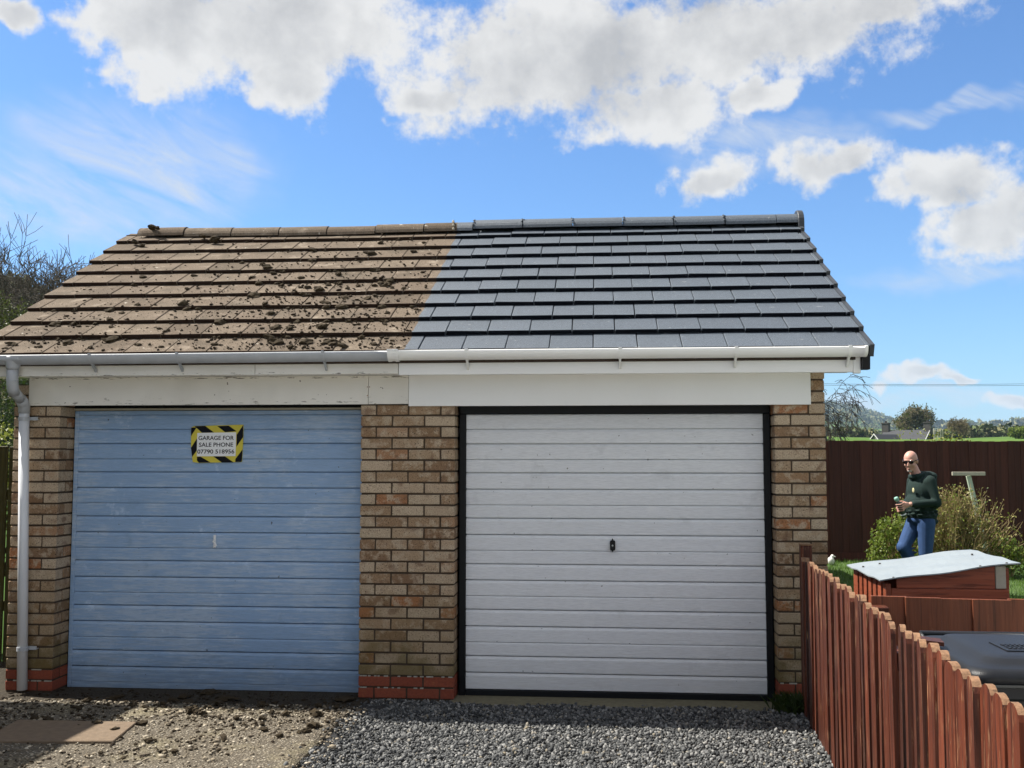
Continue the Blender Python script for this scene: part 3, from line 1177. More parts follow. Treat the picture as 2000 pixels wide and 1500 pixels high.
# white door in its black frame
W = door(-.930, 1.119, .155, M['whitedoor'], 'white')
for a in (((-.9775, -.931), (.0, 1.945)), ((1.1195, 1.166), (.0, 1.945))):
    mb = MB()
    mb.box(a[0][0], a[0][1], .135, .2, a[1][0], a[1][1])
    mb.build('door_frame', M['black'], W, bevel=.004)
mb = MB()
mb.box(-.9775, 1.166, .137, .2, 1.9455, 2.03)
mb.build('door_frame', M['black'], W, bevel=.004)
mb = MB()
mb.box(-.930, 1.119, .139, .2, .004, .0455)
mb.build('door_frame', M['black'], W, bevel=.004)
mb = MB()
P = []
for i in range(20):
    a = 2 * math.pi * i / 20
    P.append((.0875 + .0185 * max(-1, min(1, 1.35 * math.cos(a))), 1.0385 + .034 * max(-1, min(1, 1.2 * math.sin(a)))))
mb.prism(P, 'y', .128, .156)
mb.box(.0835, .0915, .140, .156, .992, 1.085)
h = mb.build('door_handle', M['black'], W, bevel=.003)
mb = MB()
mb.tube([(.0875, .1285, 1.0385), (.0875, .124, 1.0385)], .006, 12)
mb.build('keyhole', M['metal'], h)

# blue door
ZBB = [1.95, 1.843, 1.738, 1.630, 1.533, 1.420, 1.311, 1.214, 1.100, .991, .897, .780, .672, .578, .464, .354, .258, .144, .037]
B = door(-3.822, -1.660, .2, M['bluedoor'], 'blue', stile=.032, zs=ZBB)
mb = MB()
mb.box(-3.83, -1.648, .196, .215, 1.984, 1.998)
mb.build('door_frame', M['paletimber'], B)
mb = MB()
mb.box(-2.758, -2.742, .186, .1995, .997, 1.088)
mb.tube([(-2.75, .186, 1.042), (-2.75, .165, 1.042)], .008, 12)
mb.tube([(-2.75, .168, 1.045), (-2.728, .158, 1.020), (-2.724, .158, 1.012)], .0065, 10)
h = mb.build('door_handle', M['pvc'], B, bevel=.002)

# --- roof
EY, EZ = -.30, 2.36
SL = math.atan2(1.33, 2.3)
U = Vector((0, math.cos(SL), math.sin(SL)))        # up the slope
NN = Vector((0, -math.sin(SL), math.cos(SL)))
RX0, RX1 = -4.355, 1.742


def onroof(x, s, h=0.0):
    return Vector((x, EY, EZ)) + U * s + NN * h


mb = MB()
y2 = 4.75
z2 = 3.69 - (y2 - 2.03) * math.tan(SL) - .06
prof = []
e0 = onroof(0, .03, -.065)
r0 = onroof(0, 2.66, -.065)
prof = [(e0.y, e0.z - .02), (e0.y, e0.z), (r0.y, r0.z), (y2, z2), (y2, z2 - .03), (r0.y, r0.z - .05)]
mb.prism([(p[0], p[1]) for p in reversed(prof)], 'x', RX0 + .05, RX1 - .05)
roof = mb.build('roof', M['deck'], G)
# covering of the far slope
mb = MB()
mb.prism([(r0.y, r0.z + .001), (r0.y, r0.z + .06), (y2 + .02, z2 + .06), (y2 + .02, z2 + .001)], 'x', RX0, RX1)
mb.build('rear_slope', M['tile'], roof)
mb = MB()
mb.box(RX0 + .06, RX1 - .09, e0.y - .012, e0.y + .02, e0.z - .045, e0.z - .001)
mb.build('tilting_fillet', M['rust'] if False else M['deck'], roof)

TW, GAUGE, TT = .2905, .2705, .0285
LEN = .325
TILT = math.atan2(.0285, GAUGE)
tile_cache = {}


def tile_mesh(w, k):
    key = (round(w, 3), k)
    if key in tile_cache:
        return tile_cache[key]
    rg = random.Random(hash(key) % 999)
    bm = bmesh.new()
    bmesh.ops.create_cube(bm, size=1)
    for v in bm.verts:
        v.co = Vector((v.co.x * (w - .005), (v.co.y + .5) * LEN, (v.co.z - .5) * TT))
    bmesh.ops.bevel(bm, geom=list(bm.edges), offset=.003, segments=1, affect='EDGES')
    for v in bm.verts:
        v.co += Vector((rg.uniform(-1, 1) * .0012, rg.uniform(-1, 1) * .003, rg.uniform(-1, 1) * .0012))
    me = bpy.data.meshes.new('roof_tile')
    bm.to_mesh(me)
    bm.free()
    me.materials.append(M['tile'])
    tile_cache[key] = me
    return me


rg = random.Random(11)
TILES = []
for row in range(10):
    s = .028 + GAUGE * row if row else .0
    off = -1.197 if row % 2 == 0 else -1.197 - TW / 2
    k0 = math.floor((RX0 - off) / TW)
    k1 = math.ceil((RX1 - off) / TW)
    sag = 0.0
    for k in range(k0, k1):
        xa, xb = off + k * TW, off + (k + 1) * TW
        jl = rg.uniform(-.012, .012)
        xa, xb = max(xa, RX0 + jl), min(xb, RX1 + jl * .4)
        if xb - xa < .02:
            continue
        w = xb - xa
        dz = .010 * math.sin((xa + 4) * .9) * (row / 9.0) * (-1 if xa < -1 else .3)
        p = onroof((xa + xb) / 2, s + rg.uniform(-.003, .003), rg.uniform(-.0016, .0016) + dz)
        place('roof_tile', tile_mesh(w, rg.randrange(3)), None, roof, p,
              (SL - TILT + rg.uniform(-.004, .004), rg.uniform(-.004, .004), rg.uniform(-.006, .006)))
# ridge
RIDGE_Y, RIDGE_Z = 2.03, 3.655


def ridge_mesh(L, r=.118):
    mb = MB()
    n = 12
    P = [(r * math.cos(math.pi * i / n), r * .82 * math.sin(math.pi * i / n)) for i in range(n + 1)]
    Q = [((r - .016) * math.cos(math.pi * i / n), (r * .82 - .016) * math.sin(math.pi * i / n)) for i in range(n, -1, -1)]
    mb.prism(P + Q, 'x', -L / 2, L / 2)
    me = mb.mesh('ridge_tile')
    bm = bmesh.new()
    bm.from_mesh(me)
    bmesh.ops.recalc_face_normals(bm, faces=bm.faces)
    bm.to_mesh(me)
    bm.free()
    me.materials.append(M['ridge'])
    return me


rm = ridge_mesh(.432)
x = -4.20
i = 0
while x < 1.70:
    L = min(.44, 1.735 - x)
    me = rm if L > .43 else ridge_mesh(L)
    sagz = -.02 * math.sin(math.pi * min(1, max(0, (x + 4.2) / 2.9))) if x < -1.3 else .012
    place('ridge_tile', me, None, roof, (x + L / 2, RIDGE_Y, RIDGE_Z + sagz + rg.uniform(-.004, .004)),
          (rg.uniform(-.03, .03), rg.uniform(-.007, .007), rg.uniform(-.006, .006)))
    if x > -1.3 and x < 1.3:
        mb = MB()
        for q in range(9):
            a = math.pi * (.12 + .76 * q / 8)
            mb.ellip((x + rg.uniform(-.012, .012), RIDGE_Y - .118 * math.cos(a), RIDGE_Z + .012 + .098 * math.sin(a)), (rg.uniform(.006, .014), .014, .007), 7, 5)
        mb.build('ridge_mortar', M['ridge'], roof, smooth=True)
    x += .442
# mortar bed where the old ridge meets the coated one
mb = MB()
for q in range(9):
    a = math.pi * (.03 + .94 * q / 8)
    mb.ellip((-1.30 + .02 * math.cos(a), RIDGE_Y - .121 * math.cos(a), RIDGE_Z + .102 * math.sin(a)), (.012, .02, .014), 8, 6)
mb.build('ridge_mortar', M['mortar_lime'], roof, smooth=True)
# end cap of the ridge and the dry verge down the right-hand gable
mb = MB()
P = [(RIDGE_Y + .14 * math.cos(math.pi * i / 12), RIDGE_Z + .016 + .125 * math.sin(math.pi * i / 12)) for i in range(13)] + [(RIDGE_Y - .14, RIDGE_Z - .07), (RIDGE_Y + .14, RIDGE_Z - .07)]
mb.prism(P, 'x', 1.725, 1.775)
mb.build('ridge_end_cap', M['verge'], roof, bevel=.005)
rot = (SL - TILT, 0, 0)
for row in range(10):
    mb = MB()
    mb.box(-.016, .012, -.004, GAUGE + .035, -.075, .006)
    me = mb.mesh('verge_unit')
    s = .028 + GAUGE * row if row else .0
    place('verge_unit', me, M['verge'], roof, onroof(RX1 + .006, s - .004, .003), rot)
mb = MB()
a0, a1 = onroof(0, .0, -.03), onroof(0, 2.62, -.03)
mb.prism([(a0.y, a0.z), (a0.y + .012, a0.z - .125), (a0.y + .08, a0.z - .125), (a1.y, a1.z - .12), (a1.y, a1.z)], 'x', 1.690, 1.738)
mb.build('bargeboard', M['black'], roof)
mb = MB()
mb.prism([(a0.y + .03, a0.z), (a0.y + .03, a0.z - .10), (a0.y + .08, a0.z - .11), (a1.y, a1.z - .12), (a1.y, a1.z)], 'x', RX0 + .055, RX0 + .095)
mb.build('bargeboard', M['oldpaint'], roof)

# ------------------------------------------------------------------ vegetation helpers


def branch_tree(rng, base, height, spread, levels=5, split=3, r0=.12, up=.35, first=.3, droop=0.0, lean=(0, 0), twig=.004, wob=.25):
    """bare tree: list of (p0, p1, r0, r1, level)"""
    segs = []

    def grow(p, d, L, r, lev):
        n = 3 if lev < 3 else 2
        q = p
        dd = d
        for i in range(n):
            dd = (dd + Vector((rng.gauss(0, wob), rng.gauss(0, wob), rng.gauss(0, wob * .7) + (up if lev else .2) * .25 - droop * .25 * (lev / levels))) * .5).normalized()
            q2 = q + dd * (L / n)
            ra = r * (1 - .45 * i / n)
            rb = r * (1 - .45 * (i + 1) / n)
            segs.append((q, q2, max(ra, twig), max(rb, twig), lev))
            q = q2
            if lev < levels and i < n - 1 and lev > 0 and rng.random() < .75:
                side(q, dd, L * rng.uniform(.5, .75), r * .5, lev + 1)
        if lev < levels:
            for _ in range(split if lev else split + 2):
                side(q, dd, L * rng.uniform(.62, .9), r * .55, lev + 1)

    def side(q, dd, L, r, lev):
        a = dd.orthogonal().normalized()
        ang = rng.uniform(0, 2 * math.pi)
        a = (Matrix.Rotation(ang, 3, dd) @ a)
        tilt = rng.uniform(.35, .95) * spread
        nd = (dd * math.cos(tilt) + a * math.sin(tilt)).normalized()
        grow(q, nd, L, r, lev)

    grow(Vector(base), Vector((lean[0], lean[1], 1)).normalized(), height * first, r0, 0)
    return segs


def segs_mesh(segs, n):
    p0 = np.array([s[0][:] for s in segs])
    p1 = np.array([s[1][:] for s in segs])
    r0 = np.array([s[2] for s in segs])
    r1 = np.array([s[3] for s in segs])
    t = p1 - p0
    t /= np.linalg.norm(t, axis=1, keepdims=True) + 1e-9
    h = np.where(np.abs(t[:, 2:3]) > .9, np.array([[1., 0, 0]]), np.array([[0., 0, 1]]))
    a = np.cross(t, h)
    a /= np.linalg.norm(a, axis=1, keepdims=True)
    b = np.cross(t, a)
    ang = 2 * np.pi * np.arange(n) / n
    ring = np.cos(ang)[None, :, None] * a[:, None, :] + np.sin(ang)[None, :, None] * b[:, None, :]
    A = p0[:, None, :] + ring * r0[:, None, None]
    Bv = p1[:, None, :] + ring * r1[:, None, None]
    V = np.concatenate([A, Bv], 1).reshape(-1, 3)
    j = np.arange(n)
    q = np.stack([j, (j + 1) % n, (j + 1) % n + n, j + n], -1)
    F = (q[None] + (np.arange(len(segs)) * 2 * n)[:, None, None]).reshape(-1, 4)
    return V, F


def leaves(P, size, rng, D=None, flat=None):
    """folded leaf quads at P (n,3)"""
    n = len(P)
    Mx = rotmats(n, rng) if flat is None else rotmats(n, rng, flat)
    s = size * rng.uniform(.6, 1.3, n)
    base = np.array([[0, -.5, 0], [.32, .05, .10], [0, .6, 0], [-.32, .05, .10]])
    v = np.einsum('nij,kj->nki', Mx, base) * s[:, None, None] + P[:, None, :]
    F = np.arange(n * 4).reshape(n, 4)
    return v.reshape(-1, 3), F


def bare_tree(name, label, base, height, seed, levels=5, split=3, spread=1.0, r0=.12, mat='bark', twigmat=None, leaf=None, leafn=0, leafsize=.1, group=None, trunk_lev=1, **kw):
    rng = random.Random(seed)
    segs = branch_tree(rng, (0, 0, 0), height, spread, levels, split, r0, **kw)
    top = max(s[1].z for s in segs)
    k = height / top
    b = Vector(base)
    segs = [(b + s[0] * k, b + s[1] * k, s[2], s[3], s[4]) for s in segs]
    T = empty(name, base)
    tag(T, label, 'tree', group)
    lo = [s for s in segs if s[4] <= trunk_lev]
    hi = [s for s in segs if s[4] > trunk_lev]
    V, F = segs_mesh(lo, 7)
    npmesh('trunk', V, F, M[mat], T, WL[T], True)
    V, F = segs_mesh(hi, 4)
    npmesh('crown', V, F, M[twigmat or mat], T, WL[T])
    if leaf:
        g = np.random.default_rng(seed)
        pts = np.array([s[1][:] for s in hi if s[4] >= levels - 1])
        idx = g.integers(0, len(pts), leafn)
        P = pts[idx] + g.normal(0, leafsize * 1.1, (leafn, 3))
        V, F = leaves(P, leafsize, g)
        npmesh('foliage', V, F, M[leaf], T, WL[T])
    return T, segs


def leafy_shrub(name, label, cat, base, rx, ry, h, seed, nleaf, size, mat, stem='bark', nstem=26, group=None, shell=.55, bottom=.0):
    g = np.random.default_rng(seed)
    T = empty(name, base)
    tag(T, label, cat, group)
    # lumpy volume made of sub-clumps
    nc = 26
    a = g.uniform(0, 2 * np.pi, nc)
    rr = np.sqrt(g.uniform(0, 1, nc)) * .72
    cz = g.uniform(bottom + .15, .86, nc)
    prof = np.sqrt(np.clip(1 - ((cz - .45) / .62) ** 2, .1, 1))
    C = np.stack([rr * prof * np.cos(a) * rx, rr * prof * np.sin(a) * ry, cz * h], -1)
    cr = g.uniform(.22, .40, nc)
    which = g.integers(0, nc, nleaf)
    d = g.normal(0, 1, (nleaf, 3))
    d /= np.linalg.norm(d, axis=1, keepdims=True)
    rad = g.uniform(shell, 1.0, nleaf) ** .6
    P = C[which] + d * (cr[which] * rad)[:, None] * np.array([rx, ry, h * .62])
    P[:, 2] = np.maximum(P[:, 2], .02)
    V, F = leaves(P + np.array(base), size, g)
    segs = []
    for i in range(nstem):
        e = Vector(C[i % nc]) + Vector(g.normal(0, .06, 3))
        m1 = Vector((e.x * .35, e.y * .35, e.z * .5))
        b0 = Vector(base)
        segs.append((b0 + Vector((e.x * .06, e.y * .06, 0)), b0 + m1, .02 * h * .5 + .004, .012 * h * .5 + .003, 0))
        segs.append((b0 + m1, b0 + e, .012 * h * .5 + .003, .003, 0))
    SV, SF = segs_mesh(segs, 5)
    npmesh('stems', SV, SF, M[stem], T, WL[T], True)
    npmesh('foliage', V, F, M[mat], T, WL[T])
    return T


# ------------------------------------------------------------------ picket fence on the right
PF = empty('picket_fence', (1.29, -2.2, 0))
tag(PF, 'low red-brown picket fence with worn round tops running beside the gravel', 'fence')
PX0, PY0, PX1, PY1 = 1.300, -.21, 1.085, -4.30
fd = Vector((PX1 - PX0, PY1 - PY0, 0))
flen = fd.length
fd.normalize()
fang = math.atan2(fd.y, fd.x)


def picket_mesh(w, t, h, seed):
    rg = random.Random(seed)
    n = 7
    top = [(w / 2 * math.cos(math.pi * i / n), h - w * .42 + w * .42 * math.sin(math.pi * i / n)) for i in range(n + 1)]
    prof = [(-w / 2, 0), (w / 2, 0)] + top
    mb = MB()
    m = len(prof)
    vs = [(u, -t / 2 + rg.uniform(-.001, .001), z) for u, z in prof] + [(u, t / 2 + rg.uniform(-.001, .001), z) for u, z in prof]
    fs = [tuple(reversed(range(m))), tuple(range(m, 2 * m))] + [(i, (i + 1) % m, (i + 1) % m + m, i + m) for i in range(m)]
    mb.add(vs, fs)
    # worn bare wood on the rounded top
    mb.mi = [0, 0] + [1 if (3 <= i < 1 + n) else 0 for i in range(m)]
    me = mb.mesh('picket')
    me.materials.append(M['picket'])
    me.materials.append(M['picket_tip'])
    return me


rg = random.Random(5)
PM = [picket_mesh(.098, .021, 1.0, i) for i in range(6)]
PM2 = [picket_mesh(.06, .021, .99, i + 9) for i in range(3)]
t = .05
i = 0
while t < flen:
    p = Vector((PX0, PY0, 0)) + fd * t
    me = rg.choice(PM)
    hh = rg.gauss(.995, .008)
    o = place('picket', me, None, PF, (p.x + rg.uniform(-.004, .004), p.y, .012),
              (rg.uniform(-.006, .006), rg.uniform(-.012, .012), fang + rg.uniform(-.16, .07)))
    o.scale = (rg.uniform(.84, .98), rg.uniform(.95, 1.3), hh)
    t += rg.uniform(.112, .124) if t > .9 else rg.uniform(.100, .108)
for z in (.28, .80):
    mb = MB()
    a = Vector((PX0 + .013, PY0, 0))
    b = Vector((PX1 + .013, PY1, 0))
    mb.hexa([(b.x, b.y, z), (b.x + .035, b.y, z), (a.x + .035, a.y, z), (a.x, a.y, z), (b.x, b.y, z + .07), (b.x + .035, b.y, z + .07), (a.x + .035, a.y, z + .07), (a.x, a.y, z + .07)])
    mb.build('rail', M['boards'], PF)
for y, hgt in ((-.16, 1.075), (-2.06, .96), (-4.2, .96)):
    x = PX0 + (PX1 - PX0) * (y - PY0) / (PY1 - PY0)
    mb = MB()
    x0 = x - .008 if y > -1 else x + .052
    mb.box(x0, x0 + .072, y - .036, y + .036, -.03, hgt)
    po = mb.build('post', M['picket'], PF, bevel=.006)
    if y > -1:
        mb = MB()
        mb.box(x0 - .001, x0 + .073, y - .037, y + .037, hgt + .0005, hgt + .007)
        mb.build('post_top', M['picket_tip'], po)
# short offcut nailed flat on the rail, its end seen over the pickets
mb = MB()
mb.hexa([(1.235, -2.90, .935), (1.300, -2.93, .932), (1.315, -2.84, .932), (1.24, -2.80, .935), (1.235, -2.90, .950), (1.300, -2.93, .947), (1.315, -2.84, .947), (1.24, -2.80, .950)])
mb.build('cap_board', M['picket'], PF)

# return fence of wide boards
BF = empty('board_fence', (1.9, -2.03, 0))
tag(BF, 'low brown fence of wide upright boards joining the picket fence', 'fence')
x = 1.262
rg = random.Random(8)
i = 0
while x < 3.3:
    w = rg.uniform(.150, .162)
    mb = MB()
    top = .998 + rg.uniform(-.006, .004) - (x - 1.26) * .004
    yb = -2.04 + (0 if i % 2 else .010)
    mb.hexa([(x, yb, -.02), (x + w + .012, yb + .003, -.02), (x + w + .012, yb + .019, -.02), (x, yb + .012, -.02),
             (x, yb, top), (x + w + .012, yb + .003, top - .003), (x + w + .012, yb + .019, top - .003), (x, yb + .012, top)])
    mb.build('board', M['boards'], BF, bevel=.002)
    x += w
    i += 1
for z in (.25, .78):
    mb = MB()
    mb.box(1.27, 3.3, -2.018, -1.985, z, z + .07)
    mb.build('rail', M['boards'], BF)

# ------------------------------------------------------------------ timber store with sheet roof
ST = empty('bin_store', (1.76, -1.2, 0))
tag(ST, 'red-brown timber bin store with slatted side and sloping grey sheet roof', 'bin store')
sx0, sx1, sy0, sy1 = 1.435, 2.05, -1.62, -.98


def store_top(x, y):
    u = (x - sx0) / (sx1 - sx0)
    return 1.028 + .082 * u + .004 * math.exp(-((u - .78) / .3) ** 2) + .004 * (y - sy0)


mb = MB()
nx, ny = 14, 6
vs, fs = [], []
for lay in (0, 1):
    for j in range(ny + 1):
        for i in range(nx + 1):
            x = sx0 - .03 + (sx1 - sx0 + .07) * i / nx
            y = sy0 - .03 + (sy1 - sy0 + .06) * j / ny
            z = store_top(x, y) + (0 if lay == 0 else .006) + .004 * math.sin(j * 2.1 + i * .7)
            vs.append((x, y, z))
n1 = nx + 1
L = n1 * (ny + 1)
for j in range(ny):
    for i in range(nx):
        a = j * n1 + i
        fs.append((L + a, L + a + 1, L + a + 1 + n1, L + a + n1))
        fs.append((a, a + n1, a + n1 + 1, a + 1))
for i in range(nx):
    fs.append((i, i + 1, L + i + 1, L + i))
    b = ny * n1 + i
    fs.append((b, L + b, L + b + 1, b + 1))
for j in range(ny):
    a = j * n1
    fs.append((a, L + a, L + a + n1, a + n1))
    b = a + nx
    fs.append((b, b + n1, L + b + n1, L + b))
mb.add(vs, fs)
sh = mb.build('roof_sheet', M['sheet'], ST)
for x, y in ((sx0 + .04, sy0 - .015), (sx0 + .12, sy1 - .1), (sx1 - .15, sy0 - .015), (sx1 - .02, sy0 - .01), (sx0 + .02, sy0 + .5), (sx1 - .03, sy1 - .2)):
    mb = MB()
    z = store_top(x, y) + .008
    mb.ellip((x, y, z), (.007, .007, .005), 8, 5)
    mb.build('roof_screw', M['stone'], sh)
# front planks
HT = .985
for i in range(5):
    z1 = HT - i * .142
    mb = MB()
    yy = .004 * (i % 2)
    mb.box(sx0 + .03, sx1 - .01, sy0 - .004 + yy, sy0 + .014 + yy, z1 - .139, z1)
    mb.build('plank', M['store'], ST, bevel=.003)
mb = MB()
mb.prism([(sx0 + .06, HT + .003), (sx1 - .075, HT + .003), (sx1 - .075, store_top(sx1 - .075, sy0) - .004), ((sx0 + sx1) / 2, store_top((sx0 + sx1) / 2, sy0) - .004), (sx0 + .06, store_top(sx0 + .06, sy0) - .004)], 'y', sy0 + .002, sy0 + .020)
mb.build('gable_plank', M['store'], ST)
mb = MB()
mb.box(sx1 - .072, sx1 - .022, sy0 - .002, sy0 + .045, HT + .003, store_top(sx1 - .05, sy0) - .004)
mb.build('post', M['paletimber'], ST, bevel=.003)
mb = MB()
mb.box(sx0 + .001, sx0 + .029, sy0 - .008, sy0 + .04, .0, 1.01)
mb.build('post', M['store'], ST, bevel=.003)
# side slats
for i in range(6):
    y = sy0 + .07 + i * .095
    wy = .058 if i < 5 else .09
    mb = MB()
    mb.box(sx0 - .002, sx0 + .018, y, y + wy, .0, 1.015)
    mb.build('slat', M['store'], ST, bevel=.002)
mb = MB()
mb.box(sx1 - .02, sx1, sy0 + .02, sy1, 0, 1.09)
mb.build('side_panel', M['store'], ST)
mb = MB()
mb.box(sx0 + .02, sx1 - .021, sy1 - .02, sy1, 0, 1.01)
mb.build('back_panel', M['store'], ST)

# ------------------------------------------------------------------ wheelie bin
WB = empty('wheelie_bin', (1.56, -2.95, 0))
tag(WB, 'black plastic wheelie bin standing behind the picket fence', 'bin')
bx0, bx1, by0, by1, bz = 1.285, 1.86, -3.27, -2.58, .905


def rrect(x0, x1, y0, y1, r, z, n=5):
    P = []
    for cx, cy, a0 in ((x1 - r, y0 + r, -90), (x1 - r, y1 - r, 0), (x0 + r, y1 - r, 90), (x0 + r, y0 + r, 180)):
        for i in range(n + 1):
            a = R(a0 + 90 * i / n)
            P.append((cx + r * math.cos(a), cy + r * math.sin(a), z))
    return P


def loft(rings, cap0=True, cap1=True):
    mb = MB()
    n = len(rings[0])
    vs = [p for r in rings for p in r]
    fs = []
    for i in range(len(rings) - 1):
        for j in range(n):
            fs.append((i * n + j, i * n + (j + 1) % n, (i + 1) * n + (j + 1) % n, (i + 1) * n + j))
    if cap0:
        fs.append(tuple(reversed(range(n))))
    if cap1:
        fs.append(tuple(range((len(rings) - 1) * n, len(rings) * n)))
    return mb.add(vs, fs)


loft([rrect(bx0 + .06, bx1 - .06, by0 + .12, by1 - .05, .05, .04), rrect(bx0 + .02, bx1 - .02, by0 + .04, by1 - .02, .06, bz - .10),
      rrect(bx0 + .005, bx1 - .005, by0 + .015, by1 - .005, .06, bz - .095), rrect(bx0 + .005, bx1 - .005, by0 + .015, by1 - .005, .06, bz - .05)]).build('body', M['bin'], WB, smooth=False, bevel=.004)
loft([rrect(bx0 - .004, bx1 + .004, by0 - .006, by1, .06, bz - .050), rrect(bx0 - .012, bx1 + .012, by0 - .014, by1, .065, bz - .046), rrect(bx0 - .012, bx1 + .012, by0 - .014, by1, .065, bz - .038)]).build('lid_rim', M['binrim'], WB)
lid = loft([rrect(bx0 - .008, bx1 + .008, by0 - .012, by1, .065, bz - .0375), rrect(bx0 - .008, bx1 + .008, by0 - .012, by1, .065, bz - .012), rrect(bx0 + .0, bx1 - .0, by0 - .004, by1, .07, bz + .004), rrect(bx0 + .02, bx1 - .02, by0 + .02, by1 - .01, .07, bz + .012),
            rrect(bx0 + .07, bx1 - .07, by0 + .08, by1 - .05, .07, bz + .016), rrect(bx0 + .09, bx1 - .09, by0 + .10, by1 - .07, .06, bz + .030), rrect(bx0 + .15, bx1 - .15, by0 + .18, by1 - .12, .05, bz + .034)]).build('lid', M['bin'], WB, smooth=True)
mb = MB()
mb.box(bx0 + .20, bx1 - .20, by0 + .22, by0 + .40, bz + .0345, bz + .038)
for i in range(9):
    for j in range(3):
        mb.box(bx0 + .22 + i * .017, bx0 + .229 + i * .017, by0 + .25 + j * .035, by0 + .272 + j * .035, bz + .038, bz + .041)
mb.build('lid_panel', M['bin'], lid)
mb = MB()
mb.tube([(bx0 + .05, by1 + .01, bz - .01), (bx0 + .05, by1 + .06, bz + .005), (bx1 - .05, by1 + .06, bz + .005), (bx1 - .05, by1 + .01, bz - .01)], .014, 8)
mb.build('handle', M['bin'], WB, smooth=True)
for x in (bx0 + .0, bx1 - .05):
    mb = MB()
    mb.tube([(x, by1 - .02, .1), (x + .05, by1 - .02, .1)], .10, 18)
    mb.build('wheel', M['bin'], WB)

# ------------------------------------------------------------------ tall dark fence at the end of the garden
DF = empty('garden_fence', (5.5, 10, 0))
tag(DF, 'tall dark brown board fence closing the garden behind the man', 'fence')
rg = random.Random(4)
x = 2.0
i = 0
DFM = []
for k in range(5):
    mb = MB()
    w = .107
    mb.hexa([(0, 0, 0), (w, .006, 0), (w, .018, 0), (0, .018, 0), (0, 0, 1), (w, .006, 1), (w, .018, 1), (0, .018, 1)])
    me = mb.mesh('board')
    me.materials.append(M['backfence'])
    DFM.append(me)
while x < 11.5:
    top = 1.895 + rg.uniform(-.006, .006) - .004 * (x - 3.7)
    o = place('board', rg.choice(DFM), None, DF, (x, 10 + rg.uniform(-.004, .004), -.03), (0, 0, rg.uniform(-.02, .02)))
    o.scale = (rg.uniform(.95, 1.05), 1, top + .03)
    x += .1
    i += 1
for z in (.3, .95, 1.55):
    mb = MB()
    mb.box(2.0, 11.6, 10.022, 10.07, z, z + .08)
    mb.build('rail', M['backfence'], DF)
mb = MB()
mb.box(2.0, 11.6, 9.985, 9.998, -.03, .10)
mb.build('gravel_board', M['backfence'], DF)

# fence hidden behind the garage, it shades part of the lawn
HF = empty('side_fence', (2.2, 6.6, 0))
tag(HF, 'brown boundary fence running back from the garage corner', 'fence')
y = 4.6
while y < 8.75:
    mb = MB()
    mb.hexa([(2.2, y, -.03), (2.216, y + .006, -.03), (2.216, y + .145, -.03), (2.2, y + .145, -.03), (2.2, y, 1.8), (2.216, y + .006, 1.8), (2.216, y + .145, 1.8), (2.2, y + .145, 1.8)])
    mb.build('board', M['backfence'], HF)
    y += .14

# ------------------------------------------------------------------ left: treated fence, hedge, neighbouring building
GF = empty('treated_fence', (-4.9, 1.0, 0))
tag(GF, 'olive green treated timber fence left of the garage', 'fence')
rg = random.Random(14)
x = -7.4
while x < -4.22:
    mb = MB()
    top = 1.735 + rg.uniform(-.008, .008)
    mb.box(x, x + .086, 1.0, 1.02, -.02, top)
    o = mb.build('board', M['greenfence'], GF, bevel=.004)
    x += .1
for z in (.4, 1.3):
    mb = MB()
    mb.box(-7.4, -4.2, 1.021, 1.06, z, z + .08)
    mb.build('rail', M['greenfence'], GF)
leafy_shrub('hedge_plant', 'sunlit yellow-green hedge growing over the treated timber fence', 'hedge', (-5.4, 1.55, .0), 1.25, .35, 1.98, 21, 5200, .035, 'leaflit', group=None, bottom=.45)
mb = MB()
NB = empty('neighbour_building', (-7.3, -3.6, 0))
tag(NB, 'neighbouring brick outbuilding beside the concrete drive', 'building')
mb = MB()
mb.box(-9.2, -5.42, -7.0, -.35, -.02, 3.05)
mb.build('wall', M['mortar'], NB)
mb = MB()
mb.hexa([(-9.4, -7.2, 3.05), (-5.36, -7.2, 3.05), (-5.16, -.2, 3.05), (-9.4, -.2, 3.05), (-9.4, -7.2, 3.2), (-5.36, -7.2, 3.2), (-5.16, -.2, 3.2), (-9.4, -.2, 3.2)])
mb.build('roof', M['deck'], NB)


def at(px, py, Y):
    """point on the plane y = Y seen at a picture point"""
    d = _fw + _ri * (px - 1000) / 2000 - _up * (py - 750) / 2000
    return CAM + d * ((Y - CAM.y) / d.y)


# ------------------------------------------------------------------ moss on the old roof and on the drive
MOSS = []
for k, (V, F) in enumerate(LUMPS):
    me = bpy.data.meshes.new('moss_clump')
    g = np.random.default_rng(k + 50)
    V2 = jitter(V, .10, g)
    me.from_pydata([tuple(v) for v in V2], [], [tuple(int(i) for i in f) for f in F])
    me.materials.append(M['moss'])
    MOSS.append(me)
rg = random.Random(31)


def row_surface(x, s):
    """height of the tile face above the roof plane at slope distance s"""
    row = max(0, min(9, int((s - .028) / GAUGE)))
    s0 = .028 + GAUGE * row
    return -(s - s0) * math.tan(TILT)


